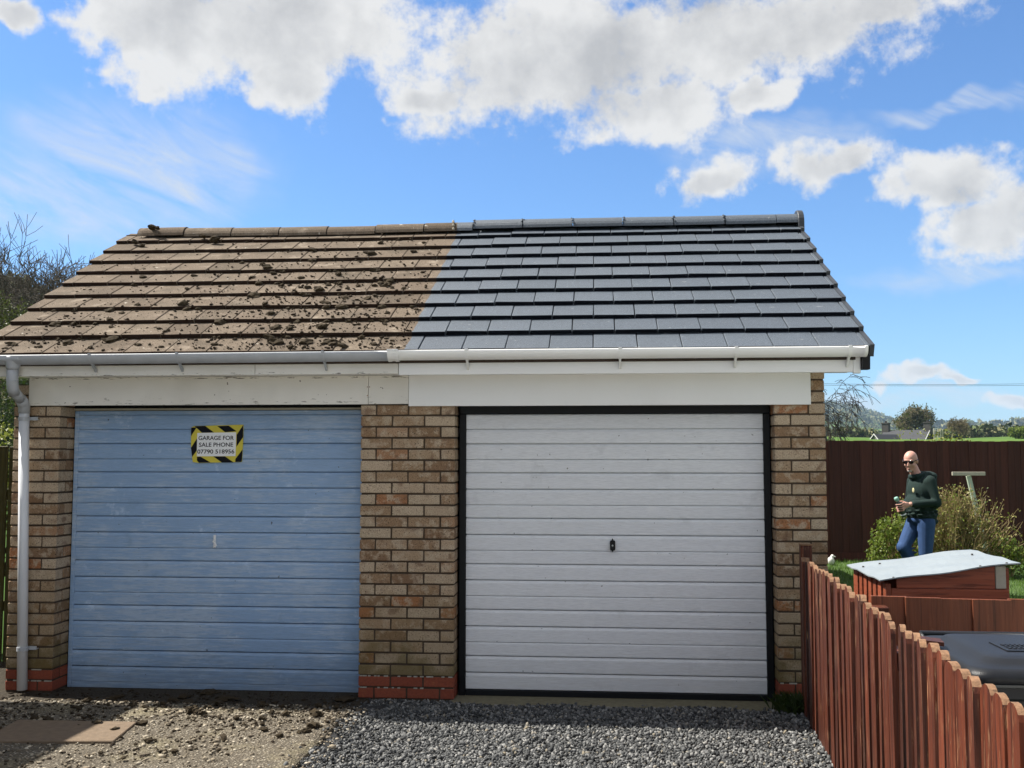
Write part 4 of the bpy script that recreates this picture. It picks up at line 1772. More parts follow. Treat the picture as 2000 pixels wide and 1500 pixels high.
ORD = ['first', 'second', 'third', 'fourth', 'fifth', 'sixth', 'seventh', 'eighth', 'ninth', 'tenth']
nm = 0
while nm < 190:
    x = rg.uniform(-4.25, -1.36) if rg.random() < .55 else rg.gauss(-2.05, .45)
    if not -4.28 < x < -1.32:
        continue
    row = min(9, int(abs(rg.gauss(0, 4.2))))
    under = rg.random() < .58
    s0 = .028 + GAUGE * row
    sz = rg.choice((.009, .011, .013, .015, .018, .022, .028)) * rg.uniform(.8, 1.25)
    if under and row > 0:
        s = s0 - sz * .55
        p = onroof(x, s, row_surface(x, s) + sz * .25)
    else:
        s = s0 + rg.uniform(.02, GAUGE - .04)
        p = onroof(x, s, row_surface(x, s) + sz * .18)
    o = place('moss_clump', rg.choice(MOSS), None, None, p, (SL + rg.uniform(-.2, .2), rg.uniform(-.2, .2), rg.uniform(-.9, .9)))
    o.scale = (sz * rg.uniform(1.0, 1.9), sz * rg.uniform(.8, 1.2), sz * rg.uniform(.55, .8))
    tag(o, 'dark moss clump %s the %s old tile course above the gutter' % ('lodged under' if under and row > 0 else 'lying on', ORD[row]), 'moss', 'moss clumps on the old roof')
    nm += 1
for (x, s, z, sz) in ((-4.05, 2.60, .085, .034), (-3.55, 2.50, .02, .028), (-3.42, 2.42, .012, .038), (-4.15, 2.40, .012, .03), (-3.99, 2.57, .085, .022)):
    o = place('moss_clump', MOSS[nm % 7], None, None, onroof(x, s, z), (.4, .1, x))
    o.scale = (sz * 1.3, sz, sz * .7)
    tag(o, 'large moss clump ' + ('on top of the ridge at its left end' if z > .05 else 'on the top tile course at the left end' if x < -4.1 else 'under the second ridge tile from the left'), 'moss', 'moss on the ridge')
    nm += 1
# crumbs too small to count
n = 2600
xs = np.where(RNG.uniform(0, 1, n) < .5, RNG.uniform(-4.2, -1.30, n), RNG.normal(-2.1, .55, n)).clip(-4.25, -1.30 - .1 * RNG.uniform(0, 1, n) ** 2)
ss = np.abs(RNG.normal(.1, 1.15, n)).clip(.03, 2.6)
P = np.array([onroof(a, b, row_surface(a, b) + .002)[:] for a, b in zip(xs, ss)])
sc = RNG.gamma(2, .0023, n).clip(.002, .012)[:, None] * np.stack([RNG.uniform(1, 2, n), np.ones(n), RNG.uniform(.4, .8, n)], -1)
V, F = scatter(STONES, P, sc, rotmats(n, RNG, .4))
tag(npmesh('moss_crumbs', V, F, M['moss']), 'tiny moss crumbs scattered over the old roof tiles', 'moss', kind='stuff')
rg = random.Random(77)
for i in range(64):
    x = rg.uniform(-3.5, -1.62) if i > 8 else rg.uniform(-2.6, -2.1)
    y = -.52 - abs(rg.gauss(0, .55))
    sz = rg.choice((.010, .013, .017, .024)) * rg.uniform(.8, 1.25)
    o = place('moss_clump', rg.choice(MOSS), None, None, (x, y, .078 + sz * .3), (rg.uniform(-.2, .2), rg.uniform(-.2, .2), rg.uniform(0, 6)))
    o.scale = (sz * rg.uniform(1.1, 1.7), sz * rg.uniform(.8, 1.1), sz * rg.uniform(.6, .85))
    tag(o, 'dark moss clump fallen on the concrete drive ' + ('beside the brown slab' if x < -2.6 else 'near the gravel edge' if x > -1.95 else 'before the middle of the blue door'), 'moss', 'moss clumps on the drive')
for i in range(26):
    x = rg.uniform(-3.7, -1.6)
    y = rg.uniform(-.46, .12)
    sz = rg.uniform(.02, .045)
    o = place('moss_clump', rg.choice(MOSS), None, None, (x, y, sz * .15), (0, 0, rg.uniform(0, 6)))
    o.scale = (sz * rg.uniform(1.3, 2.4), sz * rg.uniform(.9, 1.3), sz * rg.uniform(.35, .6))
    tag(o, 'dark soil and moss lump at the foot of the ' + ('left pier and downpipe' if x < -3.5 else 'left half of the blue door' if x < -2.7 else 'right half of the blue door'), 'moss', 'moss lumps along the blue door')

n = 2600
P = np.stack([RNG.uniform(-4.2, -1.56, n), -.5 - np.abs(RNG.normal(0, .55, n)), np.full(n, .074)], -1)
near = RNG.uniform(0, 1, n) < .3
P[near, 1] = RNG.uniform(-.5, .12, near.sum())
P[near, 2] = .0
sc = RNG.gamma(2, .0026, n).clip(.002, .013)[:, None] * np.stack([RNG.uniform(1, 2, n), np.ones(n), RNG.uniform(.4, .8, n)], -1)
V, F = scatter(STONES, P, sc, rotmats(n, RNG, .4))
tag(npmesh('drive_crumbs', V, F, M['moss']), 'tiny moss crumbs and soil strewn on the concrete drive', 'moss', kind='stuff')

# brown slab lying flush in the drive
c = [(-3.42, -1.50), (-2.680, -1.435), (-2.735, -1.03), (-3.46, -1.045)]
mb = MB()
mb.hexa([(*p, .060) for p in c] + [(*p, .086) for p in c])
tag(mb.build('cover_slab', M['cover'], origin=(-3.07, -1.25, .06), bevel=.004), 'flat brown cover slab lying on the concrete drive', 'slab')

# weeds
def tuft(name, label, base, n, h, r, seed, mat='grass'):
    g = np.random.default_rng(seed)
    b = np.array(base) + np.stack([g.normal(0, r, n), g.normal(0, r, n), np.zeros(n)], -1)
    a = g.uniform(0, 2 * np.pi, n)
    lean = g.uniform(.1, .8, n) * h
    hh = h * g.uniform(.5, 1.1, n)
    tip = b + np.stack([np.cos(a) * lean, np.sin(a) * lean, hh], -1)
    mid = b + np.stack([np.cos(a) * lean * .3, np.sin(a) * lean * .3, hh * .6], -1)
    w = np.stack([-np.sin(a), np.cos(a), np.zeros(n)], -1) * .0035
    V = np.stack([b - w, b + w, mid + w, tip], 1).reshape(-1, 3)
    return V, np.arange(n * 4).reshape(n, 4)


V, F = tuft('', '', (1.24, -.13, 0), 420, .13, .045, 3)
tag(npmesh('grass_tuft', V, F, M['leafdark'], None, (1.24, -.13, 0)), 'dark grass tuft at the foot of the right brick pier', 'grass tuft')
# lawn blades
n = 42000
g = np.random.default_rng(9)
b = np.stack([g.uniform(1.7, 8.5, n), g.uniform(2.0, 9.95, n), np.full(n, -.03)], -1)
a = g.uniform(0, 2 * np.pi, n)
hh = g.uniform(.02, .06, n)
w = np.stack([-np.sin(a), np.cos(a), np.zeros(n)], -1) * .004
tip = b + np.stack([np.cos(a) * hh * .5, np.sin(a) * hh * .5, hh], -1)
V = np.stack([b - w, b + w, tip + w * .4, tip - w * .4], 1).reshape(-1, 3)
tag(npmesh('lawn_grass', V, np.arange(n * 4).reshape(n, 4), M['grass']), 'short green grass blades of the garden lawn', 'grass', kind='stuff')

# ------------------------------------------------------------------ the for-sale sign on the blue door


def sg(cx, cy):
    px, py = 330 + cx / 10, 790 + cy / 10
    return (-2.943 + .0038 * (px - 373), 1.8705 - .00368 * (py - 832))


SG = empty('sale_sign', (-2.75, .19, 1.6))
tag(SG, 'white for-sale notice edged with yellow and black hazard tape on the blue door', 'sign')


def plate(name, pts, mat, y0, y1):
    mb = MB()
    mb.prism([sg(*p) for p in pts], 'y', y0, y1)
    me_o = mb.build(name, M[mat], SG)
    bm = bmesh.new()
    bm.from_mesh(me_o.data)
    bmesh.ops.recalc_face_normals(bm, faces=bm.faces)
    bm.to_mesh(me_o.data)
    bm.free()
    return me_o


plate('backing', [(435, 455), (500, 425), (1455, 400), (1456, 640), (1440, 1110), (1430, 1130), (600, 1150), (480, 1130), (440, 850)], 'yellow', .1895, .1955)
for pts in ([(502, 428), (710, 423), (885, 553), (650, 558)], [(945, 428), (1170, 420), (1325, 530), (1105, 549)],
            [(437, 458), (545, 450), (448, 605), (437, 625)], [(556, 668), (556, 905), (468, 1032), (442, 868), (442, 850)],
            [(1452, 408), (1454, 645), (1328, 832), (1328, 600)], [(1447, 885), (1438, 1108), (1428, 1126), (1312, 1132), (1312, 1072)],
            [(562, 1028), (632, 1026), (828, 1140), (602, 1146), (562, 1100)], [(882, 1022), (1108, 1020), (1278, 1138), (1052, 1142)]):
    plate('hazard_stripe', pts, 'tapeblack', .1885, .1893)
plate('notice', [(560, 562), (1320, 550), (1315, 1015), (560, 1020)], 'paper', .1870, .1884)
for txt, cx, cy, wid in (('GARAGE FOR', 932, 702, 690), ('SALE PHONE', 932, 834, 665), ('07790 518956', 930, 968, 722)):
    cu = bpy.data.curves.new('lettering', 'FONT')
    cu.body = txt
    cu.size = .04
    cu.extrude = .0003
    cu.offset = .0006
    to = bpy.data.objects.new('lettering', cu)
    COL.objects.link(to)
    dg = bpy.context.evaluated_depsgraph_get()
    me = bpy.data.meshes.new_from_object(to.evaluated_get(dg))
    bpy.data.objects.remove(to)
    xs = [v.co.x for v in me.vertices]
    ys = [v.co.y for v in me.vertices]
    kx = wid / 10 * .0038 / (max(xs) - min(xs))
    ky = 8.2 * .00368 / (max(ys) - min(ys))
    x0, z0 = sg(cx - wid / 2, cy)
    for v in me.vertices:
        v.co = Vector((x0 + (v.co.x - min(xs)) * kx, .1866 - v.co.z, z0 + (v.co.y - min(ys)) * ky + .0008 * (v.co.x / max(xs)))) - Vector(WL[SG])
    me.name = 'lettering'
    place('lettering', me, M['ink'], SG, WL[SG])

# ------------------------------------------------------------------ the man
M['skin'] = simple('skin', (.52, .28, .22), .5, .22, 26, .15, 160)
M['hoodie'] = simple('dark_green_fleece', (.006, .020, .017), .9, .35, 14, .5, 90)
M['jeans'] = simple('blue_denim', (.022, .058, .155), .85, .4, 16, .4, 160)
M['beard'] = simple('grey_stubble', (.50, .44, .40), .8, .15, 60)
M['lens'] = simple('dark_lens', (.012, .006, .006), .12, .1, 10)
M['mouth'] = simple('mouth', (.05, .012, .012), .5, .1, 10)
M['bottle'] = simple('dark_bottle', (.06, .075, .065), .3, .3, 20)
M['mint'] = simple('mint_cap', (.22, .42, .34), .45, .1, 20)
M['badge'] = simple('pale_badge', (.50, .46, .26), .7, .2, 60)
M['shoe'] = simple('brown_shoe', (.05, .03, .02), .6, .2, 20)
MO = Vector((3.925, 6.0, -.03))
mf = Vector((-.95, -.30, 0)).normalized()
ml = Vector((-mf.y, mf.x, 0))
if ml.y > 0:
    ml = -ml


def mp(F_, L_, z):
    return MO + mf * F_ + ml * L_ + Vector((0, 0, z))


MROT = Matrix((mf, ml, Vector((0, 0, 1)))).transposed()


def chain(mb, pts, rad, n=14):
    """tapered limb with rounded joints"""
    P = [mp(*p) for p in pts]
    mb.tube(P, rad, n)
    for p, r in zip(P, rad):
        mb.ellip(p, (r, r, r), n, 9)


def remesh(mb, name, mat, parent, voxel, smooth=4, origin=None):
    me = mb.mesh(name, origin or WL[parent])
    bm = bmesh.new()
    bm.from_mesh(me)
    bmesh.ops.recalc_face_normals(bm, faces=bm.faces)
    bm.to_mesh(me)
    bm.free()
    o = bpy.data.objects.new('tmp', me)
    COL.objects.link(o)
    m1 = o.modifiers.new('r', 'REMESH')
    m1.mode = 'VOXEL'
    m1.voxel_size = voxel
    m2 = o.modifiers.new('s', 'SMOOTH')
    m2.factor = .5
    m2.iterations = smooth
    dg = bpy.context.evaluated_depsgraph_get()
    out = bpy.data.meshes.new_from_object(o.evaluated_get(dg))
    bpy.data.objects.remove(o)
    out.name = name
    out.polygons.foreach_set('use_smooth', [True] * len(out.polygons))
    return place(name, out, mat, parent, origin or WL[parent])


PS = empty('person', MO)
tag(PS, 'bald man in dark green hoodie and blue jeans with sunglasses, walking with a bottle', 'person')
hc = mp(.135, .01, 1.618)
fa = R(38)
hf0 = (mf * math.cos(fa) + ml * math.sin(fa)).normalized()
hl = Vector((-hf0.y, hf0.x, 0))
if hl.dot(ml) < 0:
    hl = -hl
tp = R(14)
hf = (hf0 * math.cos(tp) - Vector((0, 0, 1)) * math.sin(tp)).normalized()
hu = hf.cross(hl)
if hu.z < 0:
    hu = -hu
HR = Matrix((hf, hl, hu)).transposed()


def hp(a, b, c):
    return hc + hf * a + hl * b + hu * c


mb = MB()
mb.ellip(hp(-.015, 0, .028), (.100, .078, .094), 20, 14, HR)          # skull
mb.ellip(hp(.020, 0, -.035), (.072, .064, .080), 20, 14, HR)          # face
mb.ellip(hp(.045, 0, -.095), (.040, .040, .030), 16, 10, HR)          # chin
mb.ellip(hp(.088, 0, -.022), (.020, .012, .026), 12, 8, HR)           # nose
mb.ellip(hp(.096, 0, -.034), (.014, .016, .011), 12, 8, HR)
mb.ellip(hp(.070, 0, .028), (.020, .055, .012), 14, 8, HR)            # brow
mb.ellip(hp(.082, 0, -.072), (.012, .024, .008), 12, 6, HR)           # lips
mb.ellip(hp(.080, 0, -.088), (.012, .022, .007), 12, 6, HR)
for sgn in (-1, 1):
    mb.ellip(hp(-.012, sgn * .078, -.006), (.020, .010, .032), 12, 8, HR)
    mb.ellip(hp(.055, sgn * .04, -.035), (.025, .022, .022), 12, 8, HR)
mb.tube([hp(-.03, 0, -.06), mp(.035, 0, 1.40)], [.058, .066], 16)
# trunk, arms and legs under the clothes
mb.ellip(mp(.0, 0, 1.18), (.115, .15, .22), 18, 12, MROT)
mb.ellip(mp(.0, 0, .95), (.13, .17, .16), 18, 12, MROT)
chain(mb, [(-.015, .14, 1.35), (-.04, .232, 1.13), (.260, .175, 1.100)], [.055, .042, .030])
chain(mb, [(-.015, -.14, 1.35), (-.005, -.232, 1.13), (.22, -.10, 1.05)], [.055, .042, .030])
chain(mb, [(.0, .09, .92), (.03, .10, .50), (-.03, .10, .09)], [.085, .058, .040])
chain(mb, [(.0, -.09, .92), (.195, -.085, .56), (.02, -.085, .21)], [.085, .058, .040])
# near hand closed on the bottle
BA, BBp = Vector((.318, .135, .950)), Vector((.432, .135, 1.185))
bd = (BBp - BA).normalized()
mb.ellip(mp(.318, .172, 1.092), (.050, .020, .038), 14, 8, MROT)
for i in range(4):
    t = .62 - i * .105
    q = BA + (BBp - BA) * t
    k0 = (.350 - .006 * i, .176, 1.122 - .021 * i)
    k1 = (q.x + .012, q.y + .045, q.z + .004)
    k2 = (q.x + .042, q.y + .022, q.z)
    k3 = (q.x + .040, q.y - .012, q.z - .002)
    chain(mb, [k0, k1, k2, k3], [.0095, .0088, .0082, .0072], 8)
q = BA + (BBp - BA) * .72
chain(mb, [(.305, .155, 1.115), (.338, .128, 1.135), (q.x + .0, q.y - .042, q.z + .01)], [.012, .0105, .009], 8)
# far hand resting at the hoodie pocket
mb.ellip(mp(.245, -.085, 1.04), (.045, .022, .036), 14, 8, MROT)
for i in range(4):
    chain(mb, [(.262, -.075 + .004 * i, 1.066 - .018 * i), (.290, -.055, 1.058 - .018 * i), (.292, -.025, 1.052 - .018 * i)], [.009, .0085, .0075], 8)
chain(mb, [(.245, -.07, 1.07), (.275, -.04, 1.085)], [.011, .009], 8)
remesh(mb, 'body', M['skin'], PS, .0062, 3)

mb = MB()
mb.ellip(mp(-.015, 0, 1.26), (.158, .205, .20), 22, 14, MROT)
mb.ellip(mp(.010, 0, 1.08), (.178, .200, .19), 22, 14, MROT)
mb.ellip(mp(-.01, 0, .955), (.165, .198, .085), 22, 12, MROT)
mb.ellip(mp(-.10, .05, .885), (.075, .10, .05), 18, 10, MROT)
mb.ellip(mp(-.03, 0, 1.39), (.095, .150, .075), 20, 10, MROT)
chain(mb, [(-.015, .160, 1.365), (-.045, .235, 1.12), (.222, .182, 1.102)], [.082, .066, .045])
chain(mb, [(-.015, -.160, 1.365), (-.01, -.235, 1.12), (.20, -.12, 1.05)], [.082, .066, .047])
for (F_, z, rr) in ((.05, 1.455, .105), (.03, 1.44, .118)):
    pass
# collar and hood
for j in range(14):
    a = 2 * math.pi * j / 14
    mb.ellip(mp(.035 + .082 * math.cos(a), .082 * math.sin(a), 1.445 - .02 * math.cos(a)), (.034, .034, .034), 10, 7)
mb.ellip(mp(-.105, 0, 1.435), (.10, .13, .060), 16, 10, MROT)
mb.ellip(mp(-.13, .02, 1.385), (.06, .10, .06), 16, 10, MROT)
# folds round the waist and at the elbow
for z in (1.005, .965, 1.05):
    for j in range(12):
        a = 2 * math.pi * j / 12 + z * 9
        mb.ellip(mp(.0 + .160 * math.cos(a), .190 * math.sin(a), z + .012 * math.sin(3 * a)), (.034, .042, .010), 8, 6, MROT)
ho = remesh(mb, 'hoodie', M['hoodie'], PS, .0095, 4)
mb = MB()
mb.ellip(mp(.158, .085, 1.265), (.006, .022, .030), 14, 8, MROT)
bdg = mb.build('badge', M['badge'], ho, smooth=True)
mb = MB()
mb.ellip(mp(.0, 0, .905), (.148, .180, .09), 20, 10, MROT)
chain(mb, [(.0, .092, .87), (.025, .10, .50), (-.03, .10, .10)], [.110, .080, .064])
chain(mb, [(.02, -.092, .87), (.20, -.085, .565), (.02, -.085, .22)], [.110, .084, .064])
for (F_, L_, z) in ((.16, -.088, .64), (.10, -.088, .50), (.13, -.088, .55), (.02, .10, .56), (.03, .10, .45)):
    mb.ellip(mp(F_, L_, z), (.084, .084, .012), 12, 6, MROT)
remesh(mb, 'jeans', M['jeans'], PS, .0095, 3)
for pts in ([(-.06, .10, .045), (.03, .10, .04), (.12, .10, .028)], [(-.10, -.085, .13), (-.03, -.085, .10), (.04, -.085, .045)]):
    mb = MB()
    chain(mb, pts, [.042, .045, .034])
    remesh(mb, 'shoe', M['shoe'], PS, .008, 3)
mb = MB()
for sgn in (-1, 1):
    mb.ellip(hp(.083, sgn * .034, .006), (.010, .031, .021), 16, 8, HR)
    mb.tube([hp(.080, sgn * .062, .016), hp(.03, sgn * .083, .018), hp(-.02, sgn * .088, .018)], .0045, 6)
mb.tube([hp(.094, -.012, .012), hp(.094, .012, .012)], .004, 6)
mb.build('sunglasses', M['lens'], PS, smooth=True)
mb = MB()
mb.ellip(hp(.090, 0, -.080), (.008, .017, .0055), 12, 6, HR)
mb.build('mouth', M['mouth'], PS, smooth=True)
mb = MB()
mb.ellip(hp(.062, 0, -.104), (.028, .028, .020), 14, 8, HR)
mb.build('beard', M['beard'], PS, smooth=True)

BT = empty('bottle', mp(*BA))
tag(BT, 'dark bottle with mint green cap held in the man\'s hand', 'bottle')
mb = MB()
A0, A1 = mp(*BA), mp(*BBp)
ax = A1 - A0
mb.tube([A0, A0 + ax * .02, A0 + ax * .62, A0 + ax * .74, A0 + ax * .80], [.026, .033, .033, .024, .018], 18)
mb.build('flask', M['bottle'], BT, smooth=True)
mb = MB()
mb.tube([A0 + ax * .80, A0 + ax * .84, A0 + ax * .97, A0 + ax * 1.0], [.020, .027, .026, .018], 18)
mb.build('cap', M['mint'], BT, smooth=True)
mb = MB()
mb.tube([A0 + ax * .10, A0 + ax * .16], [.0335, .0335], 18)
mb.build('label_band', M['paper'], BT, smooth=True)

# ------------------------------------------------------------------ garden things
TP = empty('timber_t_post', (5.86, 9.55, 0))
tag(TP, 'pale green timber T-shaped post leaning in the shrub by the dark fence', 'post')
mb = MB()
b0, b1 = Vector((5.98, 9.5, -.03)), Vector((5.742, 9.6, 1.34))
ux = Vector((.035, 0, .006))
uy = Vector((0, .018, 0))
mb.hexa([b0 - ux - uy, b0 + ux - uy, b0 + ux + uy, b0 - ux + uy, b1 - ux - uy, b1 + ux - uy, b1 + ux + uy, b1 - ux + uy])
mb.build('upright', M['greentimber'], TP, bevel=.003)
mb = MB()
mb.box(5.485, 5.985, 9.555, 9.585, 1.345, 1.402)
mb.build('crossbar', M['paletimber'], TP, bevel=.003)
ON = empty('garden_ornament', (3.55, 9.3, -.03))
tag(ON, 'small white bird ornament on the lawn edge beside the garage corner', 'ornament')
mb = MB()
mb.ellip((3.55, 9.3, .035), (.055, .045, .065), 16, 10)
mb.ellip((3.572, 9.3, .105), (.028, .026, .03), 14, 8)
mb.tube([(3.56, 9.3, .06), (3.572, 9.3, .10)], [.03, .022], 12)
remesh(mb, 'figure', M['ornament'], ON, .006, 3)
mb = MB()
mb.tube([(3.595, 9.3, .104), (3.625, 9.295, .096)], [.011, .003], 8)
mb.build('beak', M['ornament'], ON, smooth=True)

leafy_shrub('leafy_shrub', 'bright green leafy shrub left of the walking man', 'shrub', (4.12, 7.75, -.03), .52, .42, .95, 41, 2900, .046, 'leafbush', 'stem', 40, shell=.3)
leafy_shrub('leafy_shrub', 'low bright green shrub at the right end of the twiggy bush', 'shrub', (5.62, 7.75, -.03), .33, .3, .62, 45, 900, .046, 'leafbush', 'stem', 20, shell=.3)
TS = empty('twiggy_shrub', (4.98, 8.0, -.03))
tag(TS, 'dense twiggy shrub of pale yellow stems behind the walking man', 'shrub')
g = np.random.default_rng(88)
segs = []
tips = []
for i in range(620):
    a = g.uniform(0, 2 * np.pi)
    tilt = abs(g.normal(0, .62)) if i > 60 else abs(g.normal(.9, .25))
    tilt = min(tilt, 1.25)
    L = g.uniform(.75, 1.22) * (1.0 - .12 * tilt)
    d = Vector((math.cos(a) * math.sin(tilt) * 1.0, math.sin(a) * math.sin(tilt) * .6, math.cos(tilt))).normalized()
    p = Vector((4.98 + g.normal(0, .10), 8.0 + g.normal(0, .06), -.03))
    m = 4
    for j in range(m):
        d = (d + Vector((g.normal(0, .10), g.normal(0, .10), .10 + g.normal(0, .06)))).normalized()
        q = p + d * (L / m)
        segs.append((p, q, .0055 * (1 - j / m) + .0022, .0055 * (1 - (j + 1) / m) + .0022, 0))
        if j > 0:
            tips.append(q)
            tips.append((p + q) / 2)
        if j > 1 and g.random() < .6:
            s2 = q + (d + Vector((g.normal(0, .5), g.normal(0, .5), .2))).normalized() * .12
            segs.append((q, s2, .003, .002, 0))
            tips.append(s2)
        p = q
V, F = segs_mesh(segs, 4)
npmesh('stems', V, F, M['stem'], TS, WL[TS])
tp_ = np.array([t[:] for t in tips])
idx = g.integers(0, len(tp_), 4600)
V, F = leaves(tp_[idx] + g.normal(0, .025, (4600, 3)), .036, g)
npmesh('foliage', V, F, M['leafpale'], TS, WL[TS])
idx = g.integers(0, len(tp_), 2600)
V, F = leaves(tp_[idx] + g.normal(0, .03, (2600, 3)), .038, g)
npmesh('young_foliage', V, F, M['leafbush'], TS, WL[TS])
leafy_shrub('hedge_plant', 'bright yellow-green shrub tips showing over the tall dark fence', 'shrub', (5.65, 10.9, -.03), .95, .35, 2.03, 61, 2200, .05, 'leaflit', bottom=.4)

# ------------------------------------------------------------------ trees
b = at(52, 800, 33)
bare_tree('bare_tree', 'tallest bare tree rising over the left end of the roof', (b.x, 33, .4), at(52, 452, 33).z - .4, 3, 6, 3, 1.0, .14, group='bare trees on the left', first=.30, twig=.0095)
b = at(118, 800, 35)
bare_tree('bare_tree', 'smaller bare tree just right of the tallest one on the left', (b.x, 35, .4), at(118, 486, 35).z - .4, 8, 6, 3, .9, .11, group='bare trees on the left', first=.34, twig=.0095)
b = at(160, 800, 37)
bare_tree('bare_tree', 'bare tree whose top shows beside the roof edge on the left', (b.x, 37, .4), at(160, 498, 37).z - .4, 12, 6, 3, .85, .10, group='bare trees on the left', first=.36, twig=.0095)
b = at(20, 800, 23)
leafy_shrub('hedge_tree', 'dark evergreen shrub filling the gap left of the garage wall', 'shrub', (b.x - .2, 21, .1), 2.2, 1.6, at(20, 640, 21).z, 71, 15000, .085, 'leafdark', nstem=30)
b = at(75, 800, 29)
leafy_shrub('hedge_tree', 'olive budding thicket under the bare trees on the left', 'shrub', (b.x - .6, 28, .2), 3.0, 2.0, at(40, 572, 28).z, 72, 15000, .085, 'leafolive', nstem=30)

b = at(1530, 860, 22)
bare_tree('weeping_tree', 'dark bare tree with drooping twigs behind the right corner of the garage', (b.x, 22, .1), at(1600, 690, 22).z - .1, 5, 7, 3, 1.0, .12, 'barkdark', first=.30, droop=2.6, up=-.3, twig=.0055, wob=.28)

# far trees beyond the fence
b = at(1788, 858, 185)
bare_tree('round_tree', 'large domed bare tree behind the slate-roofed farmhouse', (b.x, 185, terrain(b.x, 185)), at(1790, 790, 185).z - terrain(b.x, 185), 15, 6, 3, 1.35, .32, 'barkdark', 'barklight', first=.2, twig=.035, leaf='leafolive', leafn=2600, leafsize=.35)
b = at(1873, 858, 145)
bare_tree('field_tree', 'small pale bare tree standing alone in the green field', (b.x, 145, terrain(b.x, 145)), at(1873, 812, 145).z - terrain(b.x, 145), 19, 6, 3, 1.2, .17, 'bark', 'barklight', first=.22, twig=.017)
b = at(1992, 858, 150)
leafy_shrub('field_bush', 'bright green round bush at the right edge of the field', 'bush', (b.x, 150, terrain(b.x, 150) - .3), 2.0, 1.8, at(1992, 829, 150).z - terrain(b.x, 150), 64, 2600, .30, 'leafbush')

# woods: masses of crowns nobody could count
g = np.random.default_rng(17)
CR = [(jitter(ICO2[0], .16, g), ICO2[1]) for _ in range(6)]


def wood(name, label, pts, size, seed, mat='woodland', per=26, leaf=.33):
    """crowns as clouds of leaf sprays"""
    g = np.random.default_rng(seed)
    P = np.array([(x, y, terrain(x, y)) for x, y in pts])
    n = len(P)
    s = size * g.uniform(.6, 1.4, n)
    P[:, 2] += s * .6
    P = np.repeat(P, per, 0)
    sr = np.repeat(s, per)
    d = g.normal(0, 1, (n * per, 3))
    d /= np.linalg.norm(d, axis=1, keepdims=True)
    P += d * (sr * g.uniform(.55, 1.0, n * per))[:, None] * np.array([1, 1, 1.05])
    V, F = leaves(P, 1.0, g)
    V = P.repeat(4, 0) + (V - P.repeat(4, 0)) * np.repeat(sr * leaf * 2.2, 4)[:, None]
    tag(npmesh(name, V, F, M[mat]), label, 'wood', kind='stuff')


def polar(n, a0, a1, r0, r1, seed, pw=.5, cond=None):
    g = np.random.default_rng(seed)
    out = []
    while len(out) < n:
        a = R(g.uniform(a0, a1))
        r = r0 + (r1 - r0) * g.uniform(0, 1) ** pw
        x, y = r * math.sin(a), r * math.cos(a)
        if cond is None or cond(x, y, math.degrees(a), r):
            out.append((x, y))
    return out


wood('hillside_wood', 'brown-green scrub covering the hillside on the far left', polar(2600, -60, -20, 95, 250, 5), 1.6, 5, leaf=.26)
pat = lambda x, y, a, r: mnoise.noise(Vector((x * .006, y * .006, 7))) > -.08
wood('valley_wood', 'grey-green woodland across the valley on the right', polar(3000, 6, 30, 520, 1500, 6, .7, pat), 2.7, 6)
wood('hill_wood', 'blue-green woodland on the distant hills', polar(3200, 4, 30, 1500, 3000, 7, .8), 6.0, 7)
# a dark conifer block on the skyline
wood('conifer_block', 'dark conifer plantation on the right skyline', polar(420, 17.4, 27, 1650, 1780, 8, 1.0), 9.5, 8)
hed = [(at(1850 + i * 3.2, 850, 210 + i * .5).x, 210 + i * .5 + .6 * math.sin(i)) for i in range(60)]
wood('field_hedge', 'dark hedge line across the far side of the green field', hed, 1.3, 9)
hed = [(at(1622 + i * 2.2, 850, 240).x, 240 + .8 * math.sin(i * 2)) for i in range(40)]
wood('field_hedge', 'hedge line in the field left of the farmhouse', hed, 1.2, 10)

# ------------------------------------------------------------------ farmhouse over the fence
HC = at(1771, 841, 163)
HS = empty('farmhouse', (HC.x, HC.y, terrain(HC.x, HC.y)))
tag(HS, 'stone farmhouse with slate roof and two chimneys beyond the fence', 'house')
zr = HC.z
th = R(-38)
hd = Vector((math.cos(th), math.sin(th), 0))
hn = Vector((math.sin(th), -math.cos(th), 0))       # towards us
zg = terrain(HC.x, HC.y) - 1.0


def hpnt(u, v, z):
    return Vector((HC.x, HC.y, 0)) + hd * u + hn * v + Vector((0, 0, z))


HL, HW, EVZ = 3.5, 2.9, zr - 2.3


def slopes(mb, ctr, u0, u1, w, ze, zt, t=.12, over=.25):
    for sgn in (-1, 1):
        e = (w + over) * sgn
        ez = ze - over * (zt - ze) / w
        a = [ctr(u0 - over, e, ez), ctr(u1 + over, e, ez), ctr(u1 + over, 0, zt), ctr(u0 - over, 0, zt)]
        q = [p + Vector((0, 0, t)) for p in a]
        if sgn < 0:
            a, q = a[::-1], q[::-1]
        mb.hexa([*a, *q])


def gabled(mb, ctr, u0, u1, w, ze, zt):
    P = []
    for u in (u0, u1):
        P += [ctr(u, -w, zg), ctr(u, w, zg), ctr(u, w, ze), ctr(u, 0, zt), ctr(u, -w, ze)]
    mb.add(P, [(0, 1, 2, 3, 4), (9, 8, 7, 6, 5), (0, 5, 6, 1), (1, 6, 7, 2), (2, 7, 8, 3), (3, 8, 9, 4), (4, 9, 5, 0)])


